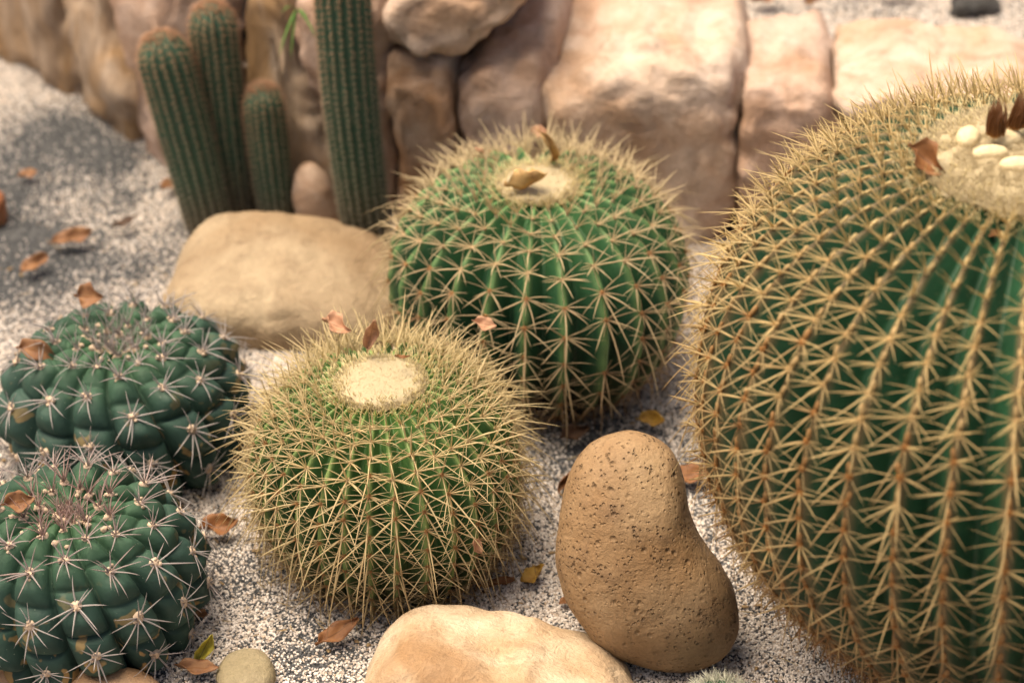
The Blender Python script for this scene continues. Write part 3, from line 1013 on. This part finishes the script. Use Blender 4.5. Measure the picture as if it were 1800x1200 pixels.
# ------------------------------------------------------------------ dark green cacti with tubercles
def tubercle_cactus(label, loc, R, H, nrib, ntub, seed, pink, tilt=(0, 0), spin=0.0):
    root = thing('tubercle_cactus', label, 'cactus', loc, (tilt[0], tilt[1], spin), 'dark green tubercled cacti')
    root.matrix_basis = Matrix.Translation(loc) @ Matrix.Rotation(tilt[0], 4, 'X') @ Matrix.Rotation(tilt[1], 4, 'Y') @ Matrix.Rotation(spin, 4, 'Z')
    s, r, z = barrel_profile(R, H, 0.72, 0.010, 0.42)
    L = s[-1]
    rg = np.random.default_rng(seed)
    ph = rg.uniform(0, 6, nrib)
    per, rows = 18, 130
    # tubercle centres along the rib (in arc length), closer near the crown
    e = np.linspace(0, 1, ntub + 1) ** 1.25
    edges = [np.clip(e * (1 + 0.0 * k), 0, 1) for k in range(nrib)]
    v, f, yg = [], [], []
    sw = 0.55                                        # ribs wind slightly
    size = 1 + rg.normal(0, 0.12, (nrib, ntub + 2))

    shift = [(0.5 if k % 2 else 0.0) + rg.uniform(0.0, 0.28) for k in range(nrib)]

    def cell(k, t):
        x = t ** (1 / 1.25) * ntub + shift[k]
        i = int(x)
        return i, x - i

    def point(k, q, t):
        u = 2 * q - 1
        rr, zz = np.interp(t * L, s, r), np.interp(t * L, s, z)
        th = 2 * math.pi * (k + q) / nrib + sw * t
        ra, za = np.interp(max(0, t * L - 0.002), s, r), np.interp(max(0, t * L - 0.002), s, z)
        rb, zb = np.interp(min(L, t * L + 0.002), s, r), np.interp(min(L, t * L + 0.002), s, z)
        l = math.hypot(rb - ra, zb - za) + 1e-9
        nr, nz = -(zb - za) / l, (rb - ra) / l
        i, w = cell(k, t)
        wv = 2 * w - 1
        pitch = 2 * math.pi * rr / nrib
        amp = min(0.036, pitch * 0.58) * size[k, min(i, ntub + 1)]
        across = max(0.0, 1 - abs(u) ** 3.4)
        along = max(0.0, 1 - abs(wv * 0.95 + 0.05) ** 4.5)
        h = amp * (across ** 0.62 * (0.55 + 0.45 * along ** 0.7) - 0.35) + amp * 0.22 * math.exp(-(((wv - 0.25) / 0.35) ** 2 + (u / 0.55) ** 2))
        p = ((rr + nr * h) * math.cos(th), (rr + nr * h) * math.sin(th), zz + nz * h)
        return p, th, (nr, nz), ((rb - ra) / l, (zb - za) / l)

    tt = np.linspace(0.015, 1, rows)
    for t in tt:
        for k in range(nrib):
            for j in range(per):
                v.append(point(k, j / per, t)[0])
                yg.append(max(0, 1 - t / 0.75))
    n = nrib * per
    for i in range(rows - 1):
        for j in range(n):
            f.append((i * n + j, (i + 1) * n + j, (i + 1) * n + (j + 1) % n, i * n + (j + 1) % n))
    v.append((0, 0, z[0] - 0.002))
    yg.append(1.0)
    f += [(len(v) - 1, j, (j + 1) % n) for j in range(n)]
    obj('body', mesh('body', v, f, M['tubercle'], True, {'young': yg}), root)
    # spine clusters with a pad of pale wool
    bags = {}
    for zone in ('crown', 'top', 'mid'):
        bags[zone] = []
        for q in range(7):
            B = Bag()
            age = {'crown': 0.75 * pink + 0.02, 'top': 0.35 * pink, 'mid': 0.0}[zone]
            areole(B, 0.0072, 0.0046, 0.0, 0.0, 1, rg)
            for c in range(4):
                vv, ff = ICO[1]
                B.add(list(vv * rg.uniform(0.0018, 0.0034) + np.array([rg.normal(0, 0.0035), rg.normal(0, 0.004), 0.003])), ff, [0] * len(vv), [0] * len(vv), 1)
            ns = {'crown': 9, 'top': 10, 'mid': 10}[zone]
            for k in range(ns):
                a = 2 * math.pi * k / ns + rg.normal(0, 0.16) - math.pi / 2
                el = math.radians({'crown': 62, 'top': 44, 'mid': 26}[zone] + rg.normal(0, 8))
                d = (math.cos(a) * math.cos(el), math.sin(a) * math.cos(el), math.sin(el))
                ln = {'crown': 0.050, 'top': 0.046, 'mid': 0.046}[zone] * (1.12 if math.sin(a) < 0.3 else 0.85) * rg.uniform(0.75, 1.15)
                B.add(*spine(np.array([0, 0, 0.001]), d, (rg.normal(0, 0.08), -0.05 + rg.normal(0, 0.06), -0.16 + rg.normal(0, 0.06)), ln, 0.00104, 0.75, 5, 4, min(1, max(0, age + rg.normal(0, 0.12)))))
            if zone != 'mid' or q % 2:
                B.add(*spine(np.zeros(3), (rg.normal(0, .2), rg.normal(0, .2), 1), (0, 0.1, 0), 0.030, 0.0010, 0.8, 5, 4, age))
            bags[zone].append(B)
    items = []
    for k in range(nrib):
        for i in range(ntub + 1):
            x = i + 0.30 - shift[k]
            if x <= (0.42 if k % 2 else 0.22):
                continue
            t = (x / ntub) ** 1.25
            if t > 0.93 or t < 0.02:
                continue
            p, th, (nr, nz), (tr, tz) = point(k, 0.5, t)
            N = Vector((nr * math.cos(th), nr * math.sin(th), nz)).normalized()
            U = Vector((-tr * math.cos(th), -tr * math.sin(th), -tz))
            U = (U - N * U.dot(N)).normalized()
            S = U.cross(N)
            zone = 'crown' if t < 0.20 else 'top' if t < 0.42 else 'mid'
            sc = (0.70 + 0.30 * min(1, t / 0.3)) * rg.uniform(0.9, 1.12)
            items.append((shows(root, Vector(p), N), zone, frame(Vector(p) - N * 0.001, S, U, N, sc) @ Matrix.Rotation(rg.normal(0, 0.2), 4, 'Z')))
    set_clusters(root, items, bags, [M['spine_grey'], M['areole_pale']], 'spine_cluster', 'far_spine_clusters')
    # woolly young buds at the crown
    for i in range(26 if pink > 0.5 else 12):
        a = rg.uniform(0, 6.28)
        q = rg.uniform(0.1, 1.0) ** 0.6 * R * (0.50 if pink > 0.5 else 0.38)
        vv, ff = ICO[2]
        w = rg.uniform(0.0026, 0.0052)
        zz = float(np.interp(q, r[:260], z[:260]))
        obj('wool_bud', mesh('wool_bud', np.array([p * w * (1 + 0.5 * mnoise.noise(Vector(p * 2.2) + Vector((i, 0, 0)))) for p in vv]), ff, M['areole_pale']), root,
            Matrix.Translation((q * math.cos(a), q * math.sin(a), zz + 0.008)))
    return root


tubercle_cactus('dark green tubercled cactus with grey star spines, farther one, in front of the ochre boulder',
                (-0.545, 2.650, -0.004), 0.152, 0.184, 15, 6, 31, 0.1, (0.0, 0.0), 0.3)
tubercle_cactus('dark green tubercled cactus with pinkish crown spines and tan scars, nearer one',
                (-0.555, 2.262, -0.004), 0.142, 0.188, 15, 6, 37, 1.0, (0.02, 0.02), 1.1)


# ------------------------------------------------------------------ column cacti
def column_cactus(label, base, top, R, nrib, seed, stub=False):
    b, t = Vector(base), Vector(top)
    ax = t - b
    H = ax.length
    rot = ax.to_track_quat('Z', 'Y').to_matrix().to_4x4()
    root = thing('column_cactus', label, 'cactus', base, (0, 0, 0), 'slender column cacti')
    root.matrix_basis = Matrix.Translation(b) @ rot
    rg = np.random.default_rng(seed)
    rows, per = 90, 6

    def prof(k):                                     # k: 0 base .. 1 tip
        z = H * k
        cap = R * 1.25
        if z > H - cap:
            q = (z - (H - cap)) / cap
            rr = R * math.sqrt(max(0.0, 1 - q ** 2.3))
        else:
            rr = R * (0.86 + 0.14 * min(1, z / (0.55 * H)))
        return rr, z

    v, f, cr, lo = [], [], [], []
    ks = 1 - (np.linspace(0.006, 1, rows) ** 1.15)
    bow = rg.uniform(-0.012, 0.012)
    for k in ks:
        rr, z = prof(k)
        for j in range(nrib * per):
            q = (j % per) / per
            u = abs(2 * q - 1)
            d = min(0.085 * R, rr * 0.2) * u ** 1.2
            a = 2 * math.pi * j / (nrib * per)
            v.append(((rr - d) * math.cos(a) + bow * math.sin(math.pi * k), (rr - d) * math.sin(a), z))
            cr.append(1 - u)
            lo.append(1 - k)
    n = nrib * per
    for i in range(rows - 1):
        for j in range(n):
            f.append((i * n + j, (i + 1) * n + j, (i + 1) * n + (j + 1) % n, i * n + (j + 1) % n))
    v.append((0, 0, H))
    cr.append(0.5)
    lo.append(0.0)
    f += [(len(v) - 1, j, (j + 1) % n) for j in range(n)]
    obj('stem', mesh('stem', v, f, M['column'], True, {'crest': cr, 'low': lo}), root)
    B = Bag()
    sp = 0.0105
    for kk in range(nrib):
        a = 2 * math.pi * (kk + 0.5) / nrib
        z = H - 0.004 - (sp / 2 if kk % 2 else 0)
        while z > 0.06 * H:
            k = z / H
            rr, _ = prof(k)
            x, y = rr * math.cos(a) + bow * math.sin(math.pi * k), rr * math.sin(a)
            capq = max(0.0, (z - (H - R * 1.2)) / (R * 1.2))
            N = np.array([math.cos(a) * (1 - capq * 0.7), math.sin(a) * (1 - capq * 0.7), 0.15 + capq])
            N /= np.linalg.norm(N)
            p = np.array([x, y, z])
            age = min(1.0, max(0.0, (1 - k) * 1.5))
            vv, ff = ICO[1]
            B.add(list(vv * 0.0019 + p), ff, [0.5] * len(vv), [age] * len(vv))
            S = np.array([-math.sin(a), math.cos(a), 0])
            for m in range(7):
                w = rg.uniform(0, 6.28)
                d = N * rg.uniform(0.5, 1.0) + S * math.cos(w) * 0.9 + np.cross(S, N) * math.sin(w) * 0.9
                B.add(*spine(p, d, (0, 0, -0.05), rg.uniform(0.006, 0.012) * (1 + 0.5 * capq), 0.00040, 1.0, 2, 3, age))
            z -= sp * rg.uniform(0.92, 1.08)
    for m in range(240):                             # dense rusty tuft of young bristles at the tip
        a = rg.uniform(0, 6.28)
        q = math.sqrt(rg.uniform(0, 1)) * 0.62
        d = np.array([q * math.cos(a) + rg.normal(0, 0.3), q * math.sin(a) + rg.normal(0, 0.3), 0.8])
        zz = H - R * 1.25 * (1 - max(0.0, 1 - q ** 2) ** (1 / 2.3)) - 0.002
        B.add(*spine(np.array([q * R * math.cos(a), q * R * math.sin(a), zz]), d, (0, 0, 0), rg.uniform(0.008, 0.014), 0.0005, 1.0, 2, 3, 0.0))
    obj('bristles', B.mesh('bristles', [M['bristle_orange']]), root, None, 'stuff')
    return root


column_cactus('ribbed green column cactus leaning left, orange tip, nearest the gravel', (-0.498, 3.270, -0.01), (-0.563, 3.300, 0.340), 0.0445, 17, 61)
column_cactus('tall green column cactus standing second from the left, behind the leaning one', (-0.462, 3.325, -0.01), (-0.482, 3.345, 0.372), 0.0390, 17, 62)
column_cactus('shortest greyish green column cactus with a pale orange tip', (-0.388, 3.290, -0.01), (-0.405, 3.310, 0.245), 0.0335, 16, 63)
column_cactus('tallest green column cactus, cut off by the upper edge', (-0.232, 3.205, -0.01), (-0.262, 3.225, 0.520), 0.0435, 18, 64)


# pale bristly little cactus at the lower edge
def bristle_ball():
    root = thing('bristly_cactus', 'small pale cactus covered in white bristles at the lower edge below the kidney stone', 'cactus', (0.250, 2.058, -0.004))
    R = 0.045
    vv, ff = ICO[3]
    obj('body', mesh('body', np.array([p * R * (1 + 0.06 * mnoise.noise(Vector(p * 6))) + np.array([0, 0, R * 0.62]) for p in vv]), ff, M['column'], True,
                     {'crest': [0.6] * len(vv), 'low': [0.0] * len(vv)}), root)
    rg = np.random.default_rng(77)
    B = Bag()
    for i in range(130):
        k = (i + 0.5) / 130
        ph = i * 2.39996
        zz = 1 - 1.5 * k
        q = math.sqrt(max(0, 1 - zz * zz))
        N = np.array([q * math.cos(ph), q * math.sin(ph), zz])
        p = N * R + np.array([0, 0, R * 0.62])
        for m in range(12):
            d = N * rg.uniform(0.4, 1.1) + rg.normal(0, 0.55, 3)
            B.add(*spine(p, d, (0, 0, 0), rg.uniform(0.010, 0.020), 0.00038, 1.0, 2, 3, 0.0))
    obj('bristles', B.mesh('bristles', [M['bristle_white']]), root, None, 'stuff')


bristle_ball()


# ------------------------------------------------------------------ dry leaves
def leaf_mesh(name, L, W, fold, curl, twist, mat, seed=0, torn=0.0):
    nx, ny = 14, 7
    v, f, vein = [], [], []
    rg = np.random.default_rng(seed)
    p1 = rg.uniform(0, 6)
    for i in range(nx):
        k = i / (nx - 1)
        w = W * 0.5 * (math.sin(math.pi * min(1.0, k * 0.94 + 0.03)) ** 0.75) * (1 + 0.10 * math.sin(7 * k + p1))
        if k < 0.10:
            w = min(w, W * 0.05)
        for j in range(ny):
            s = 2 * j / (ny - 1) - 1
            ww = w * (1 + (torn * math.sin(11 * k + 2 * s + p1) if abs(s) > 0.9 else 0))
            x = (k - 0.5) * L
            y = s * ww
            z = fold * abs(s) ** 1.3 * W * 0.5 * min(1.0, w / (W * 0.3))
            # curl along the length
            a = curl * (k - 0.35)
            xx = (math.sin(a) / curl * L - 0.15 * L) if abs(curl) > 1e-3 else x
            zz = ((1 - math.cos(a)) / curl * L) if abs(curl) > 1e-3 else 0
            tw = twist * (k - 0.5)
            yy, z2 = y * math.cos(tw) - z * math.sin(tw), y * math.sin(tw) + z * math.cos(tw)
            zz += 0.035 * L * math.sin(5 * k + 3 * s + p1) + 0.02 * L * math.sin(13 * k - 4 * s + 2 * p1)
            v.append((xx - z2 * math.sin(a), yy, zz + z2 * math.cos(a)))
            vein.append(abs(s))
    for i in range(nx - 1):
        for j in range(ny - 1):
            f.append((i * ny + j, i * ny + j + 1, (i + 1) * ny + j + 1, (i + 1) * ny + j))
    return mesh(name, v, f, mat, True, {'vein': vein})


def leaf(label, loc, rot, L, W, color, fold=0.3, curl=0.8, twist=0.3, seed=0, torn=0.0, group=None):
    o = obj('dry_leaf', leaf_mesh('dry_leaf', L, W, fold, curl, twist, LEAF[color], seed, torn))
    o.location = loc
    o.rotation_euler = tuple(math.radians(a) for a in rot)
    s = o.modifiers.new('thickness', 'SOLIDIFY')
    s.thickness = 0.0005
    return tag(o, label, 'leaf', group)


LEAVES = [
    # on the middle barrel
    ('broad cream brown leaf curled on the crown of the middle barrel cactus', (0.022, 2.825, 0.326), (-32, 0, 4), 0.068, 0.042, 'cream', 0.7, 0.9, 0.3, 1),
    ('long thin curved leaf standing behind the crown of the middle barrel cactus', (0.056, 2.905, 0.345), (70, 62, 20), 0.075, 0.016, 'cream', 0.5, -1.0, 0.3, 2),
    ('small pinkish leaf scrap among the spines left of the middle barrel crown', (-0.048, 2.935, 0.322), (20, 40, 60), 0.026, 0.017, 'pink', 0.3, 0.6, 0.2, 3),
    ('pale pink leaf scrap at the far rim of the middle barrel cactus', (0.040, 3.020, 0.308), (30, 20, 10), 0.034, 0.022, 'pink', 0.4, 0.8, 0.3, 4),
    # on the nearest barrel
    ('folded pinkish leaf caught in spines at the left top of the nearest barrel', (-0.228, 2.498, 0.300), (25, 15, -20), 0.046, 0.026, 'pink', 0.8, 0.6, 0.6, 5),
    ('upright narrow brown leaf behind the crown of the nearest barrel cactus', (-0.182, 2.470, 0.308), (80, -78, 5), 0.055, 0.018, 'pink', 0.4, 0.5, 0.4, 6),
    ('pinkish leaf scrap on the right top of the nearest barrel cactus', (-0.036, 2.520, 0.290), (35, 10, -12), 0.036, 0.018, 'pink', 0.4, 0.7, 0.3, 7),
    ('small pinkish leaf stuck among the front spines of the nearest barrel', (-0.044, 2.245, 0.140), (80, 72, 10), 0.026, 0.013, 'pink', 0.3, 0.4, 0.2, 8),
    ('tiny curled brown leaf at the edge of the cream crown of the nearest barrel', (-0.140, 2.430, 0.296), (10, 10, -6), 0.022, 0.006, 'brown', 0.8, 1.2, 0.4, 9),
    # on the largest barrel
    ('brown folded leaf beside the woolly crown of the largest barrel', (0.452, 2.190, 0.712), (40, 28, -30), 0.055, 0.034, 'brown', 0.8, 0.7, 0.5, 10),
    ('thin curled brown leaf below the woolly crown of the largest barrel', (0.516, 2.070, 0.690), (30, 0, 5), 0.058, 0.009, 'brown', 0.6, -1.2, 0.3, 11),
    ('small pale tan leaf among the left spines of the largest barrel', (0.342, 2.330, 0.622), (40, 20, 40), 0.026, 0.018, 'pink', 0.4, 0.6, 0.3, 12),
    # on the green cacti
    ('orange brown leaf on the far side of the farther green cactus', (-0.592, 2.712, 0.212), (40, 0, -5), 0.046, 0.036, 'orange', 0.5, 0.7, 0.3, 13),
    ('orange leaf caught on the left flank of the farther green cactus', (-0.658, 2.628, 0.178), (35, 8, -8), 0.056, 0.028, 'orange', 0.5, -0.9, 0.4, 14),
    ('brown leaf on the left shoulder of the nearer green cactus', (-0.608, 2.246, 0.205), (40, -5, 12), 0.044, 0.026, 'orange', 0.5, 0.6, 0.3, 15),
    # on the gravel
    ('brown curled leaf on gravel between the nearer green cactus and the nearest barrel', (-0.396, 2.440, 0.016), (20, 0, 10), 0.062, 0.032, 'brown', 0.5, 0.9, 0.5, 16),
    ('long pointed brown leaf on gravel left of the pale sandstone boulder', (-0.222, 2.224, 0.014), (22, -12, 32), 0.066, 0.024, 'brown', 0.4, 0.5, 0.4, 17),
    ('torn yellow brown leaf on gravel between the nearest barrel and the kidney stone', (0.032, 2.338, 0.014), (28, 4, -84), 0.040, 0.036, 'yellow', 0.35, 0.7, 0.3, 18),
    ('small curved reddish leaf against the left side of the kidney stone', (0.070, 2.545, 0.020), (60, -40, 60), 0.045, 0.014, 'brown', 0.6, 1.3, 0.4, 19),
    ('yellowish brown leaf on gravel behind the top of the kidney stone', (0.200, 2.690, 0.014), (15, 0, -15), 0.046, 0.030, 'yellow', 0.5, 0.7, 0.3, 20),
    ('pinkish brown leaf on gravel between the kidney stone and the largest barrel', (0.248, 2.560, 0.014), (18, 0, 5), 0.064, 0.030, 'brown', 0.4, 0.6, 0.3, 21),
    ('yellow green pointed leaf propped upright at the lower edge', (-0.384, 2.178, 0.030), (60, -62, 25), 0.050, 0.018, 'green', 0.7, 0.4, 0.3, 22),
    ('brown leaf lying under the yellow green leaf at the lower edge', (-0.392, 2.158, 0.012), (10, 0, -10), 0.060, 0.022, 'orange', 0.4, 0.5, 0.3, 23),
    ('largest orange leaf on the far left gravel', (-0.722, 3.210, 0.014), (20, 0, 25), 0.075, 0.032, 'orange', 0.3, 0.5, 0.3, 24),
    ('orange leaf on the far left gravel, second largest, nearest the left edge', (-0.768, 3.128, 0.014), (20, 0, 55), 0.060, 0.028, 'orange', 0.3, 0.5, 0.3, 25),
    ('small orange leaf above the reddish stone on the far left gravel', (-0.832, 3.430, 0.012), (10, 0, 20), 0.036, 0.022, 'orange', 0.3, 0.5, 0.3, 26),
    ('small orange leaf on gravel beside the foot of the leaning column cactus', (-0.586, 3.390, 0.014), (20, 0, 60), 0.038, 0.022, 'orange', 0.3, 0.5, 0.3, 27),
    ('small olive brown leaf on bright gravel behind the ochre boulder', (-0.640, 3.262, 0.014), (10, 0, 30), 0.050, 0.016, 'dark', 0.4, 0.8, 0.3, 28),
    ('tiny orange leaf scrap on gravel beside the nearer green cactus', (-0.402, 2.262, 0.012), (30, 20, 60), 0.022, 0.016, 'orange', 0.4, 0.6, 0.3, 29),
    ('flat dark brown leaf on gravel at the right foot of the nearest barrel', (-0.022, 2.325, 0.012), (4, 0, 12), 0.052, 0.016, 'brown', 0.2, 0.3, 0.2, 30),
    ('dark curled leaf on gravel between the nearest and the middle barrel', (0.085, 2.652, 0.018), (30, 10, 40), 0.055, 0.024, 'dark', 0.6, 1.0, 0.4, 31),
    ('brown leaf in the shade behind the nearest barrel, beside the dark curled leaf', (0.115, 2.610, 0.014), (10, 0, 20), 0.050, 0.018, 'brown', 0.4, 0.8, 0.4, 32),
    ('tiny brown leaf scrap on gravel at the left foot of the kidney stone', (0.070, 2.288, 0.012), (8, 0, 30), 0.022, 0.015, 'brown', 0.3, 0.5, 0.3, 33),
    ('brown leaf scrap under the near end of the kidney stone', (0.175, 2.190, 0.012), (10, 0, 20), 0.036, 0.018, 'brown', 0.3, 0.5, 0.3, 34),
    ('rusty brown leaf standing on the bed beyond the wall', (0.525, 3.66, 0.240), (60, -40, 20), 0.040, 0.024, 'orange', 0.3, 0.5, 0.3, 35),
    ('flat tan leaf on the bed beyond the wall, beside the dark rock', (0.675, 3.69, 0.232), (5, 0, 5), 0.070, 0.022, 'pink', 0.2, 0.3, 0.2, 36),
    ('dark brown leaf on the bed beyond the wall, above the biggest joint', (0.440, 3.66, 0.236), (15, 0, 20), 0.060, 0.034, 'brown', 0.4, 0.6, 0.3, 37),
]
for L_ in LEAVES:
    leaf(L_[0], L_[1], L_[2], L_[3], L_[4], L_[5], L_[6] * 1.4, L_[7] * 1.35, L_[8] * 2.2, L_[9], 0.12)


# green blades growing out of a wall joint
def sprig():
    root = thing('grass_sprig', 'small green grass blades growing from a wall joint beside the tallest column cactus', 'grass', (-0.345, 3.345, 0.36))
    rg = np.random.default_rng(91)
    for i in range(5):
        a = rg.uniform(-1.0, 1.0)
        v, f, t, _ = spine(np.zeros(3), (math.sin(a) * 0.5, -0.5, 0.6 - 0.25 * i), (0, -0.1, -0.5), rg.uniform(0.04, 0.075), 0.0022, 0.25, 6, 4)
        obj('blade', mesh('blade', v, f, M['grass']), root)


sprig()


# ------------------------------------------------------------------ gravel (real grains, scattered)
def build_gravel():
    step = 0.03
    v, f, dk, dens = [], [], [], []
    keep = [(-0.160, 2.407, 0.10), (0.043, 2.863, 0.12), (0.612, 2.200, 0.19), (-0.545, 2.645, 0.10), (-0.555, 2.262, 0.09)]

    def add(x0, x1, y0, y1, zf, dfn):
        base = len(v)
        xs, ys = np.arange(x0, x1 + 1e-6, step), np.arange(y0, y1 + 1e-6, step)
        for y in ys:
            for x in xs:
                v.append((x, y, zf(x, y) + 0.0006))
                dk.append(dark_amount(x, y))
                dens.append(dfn(x, y))
        nx = len(xs)
        for j in range(len(ys) - 1):
            for i in range(nx - 1):
                f.append((base + j * nx + i, base + j * nx + i + 1, base + (j + 1) * nx + i + 1, base + (j + 1) * nx + i))

    def lower(x, y):
        for (a, b, r) in keep:
            if (x - a) ** 2 + (y - b) ** 2 < r * r:
                return 0.0
        return 1.0 if y < 2.95 else 0.55

    add(-1.05, 0.85, 1.95, 3.25, ground_z, lower)
    add(-1.35, -0.42, 3.25 + step, 4.10, ground_z, lambda x, y: 0.5 if y < 4.05 - (x + 1.1) * 0.85 else 0.0)
    add(0.20, 1.10, 3.50, 3.95, upper_z, lambda x, y: 0.45)
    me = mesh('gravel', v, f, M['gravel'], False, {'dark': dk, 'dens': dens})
    o = obj('gravel', me, None, None, 'stuff')
    tag(o, 'white and dark grey gravel grains covering the bed', 'gravel')
    ng = bpy.data.node_groups.new('scatter_grains', 'GeometryNodeTree')
    ng.interface.new_socket('Geometry', in_out='INPUT', socket_type='NodeSocketGeometry')
    ng.interface.new_socket('Geometry', in_out='OUTPUT', socket_type='NodeSocketGeometry')
    N = ng.nodes
    gi, go = N.new('NodeGroupInput'), N.new('NodeGroupOutput')
    dist = N.new('GeometryNodeDistributePointsOnFaces')
    att = N.new('GeometryNodeInputNamedAttribute')
    att.data_type = 'FLOAT'
    att.inputs['Name'].default_value = 'dens'
    mul = N.new('ShaderNodeMath')
    mul.operation = 'MULTIPLY'
    mul.inputs[1].default_value = 98000.0
    ng.links.new(att.outputs[0], mul.inputs[0])
    ng.links.new(gi.outputs[0], dist.inputs['Mesh'])
    ng.links.new(mul.outputs[0], dist.inputs['Density'])
    # a grain: a small twenty-sided chip, turned and stretched at random
    icon = N.new('GeometryNodeMeshIcoSphere')
    icon.inputs['Radius'].default_value = 1.0
    icon.inputs['Subdivisions'].default_value = 1
    setm = N.new('GeometryNodeSetMaterial')
    setm.inputs['Material'].default_value = M['gravel']
    ng.links.new(icon.outputs['Mesh'], setm.inputs['Geometry'])
    inst = N.new('GeometryNodeInstanceOnPoints')
    ng.links.new(dist.outputs['Points'], inst.inputs['Points'])
    ng.links.new(setm.outputs[0], inst.inputs['Instance'])
    rrot = N.new('FunctionNodeRandomValue')
    rrot.data_type = 'FLOAT_VECTOR'
    rrot.inputs['Max'].default_value = (6.28, 6.28, 6.28)
    ng.links.new(rrot.outputs[0], inst.inputs['Rotation'])
    rs = N.new('FunctionNodeRandomValue')
    rs.data_type = 'FLOAT_VECTOR'
    rs.inputs['Min'].default_value = (0.0011, 0.0011, 0.0010)
    rs.inputs['Max'].default_value = (0.0026, 0.0026, 0.0021)
    ng.links.new(rs.outputs[0], inst.inputs['Scale'])
    ng.links.new(inst.outputs[0], go.inputs[0])
    md = o.modifiers.new('grains', 'NODES')
    md.node_group = ng


build_gravel()


# ------------------------------------------------------------------ dropped spines, bark flakes and crumbs on the gravel
def build_debris():
    rg = np.random.default_rng(404)
    B = Bag()
    for i in range(420):
        x, y = rg.uniform(-0.9, 0.5), rg.uniform(2.08, 3.2)
        if i < 260:                                  # most of it collects round the barrels
            cx, cy, r = ((-0.160, 2.407, 0.15), (0.043, 2.863, 0.18), (0.612, 2.200, 0.24), (-0.545, 2.650, 0.15))[i % 4]
            a = rg.uniform(0, 6.28)
            q = r + abs(rg.normal(0, 0.06))
            x, y = cx + q * math.cos(a), cy + q * math.sin(a)
        a = rg.uniform(0, 6.28)
        p = np.array([x, y, ground_z(x, y) + 0.0042])
        d = (math.cos(a), math.sin(a), rg.normal(0, 0.10))
        if rg.uniform() < 0.6:
            B.add(*spine(p, d, (rg.normal(0, 0.2), rg.normal(0, 0.2), 0), rg.uniform(0.012, 0.035), 0.0007, 0.8, 3, 3, rg.uniform(0.2, 1.0)))
        else:
            B.add(*spine(p, d, (rg.normal(0, 0.3), rg.normal(0, 0.3), 0.05), rg.uniform(0.006, 0.016), rg.uniform(0.0015, 0.004), 0.3, 3, 5, rg.uniform(0.7, 1.0)))
    o = obj('debris', B.mesh('debris', [M['spine_gold']]), None, None, 'stuff')
    tag(o, 'dropped spines and brown plant crumbs lying on the gravel', 'debris')


build_debris()
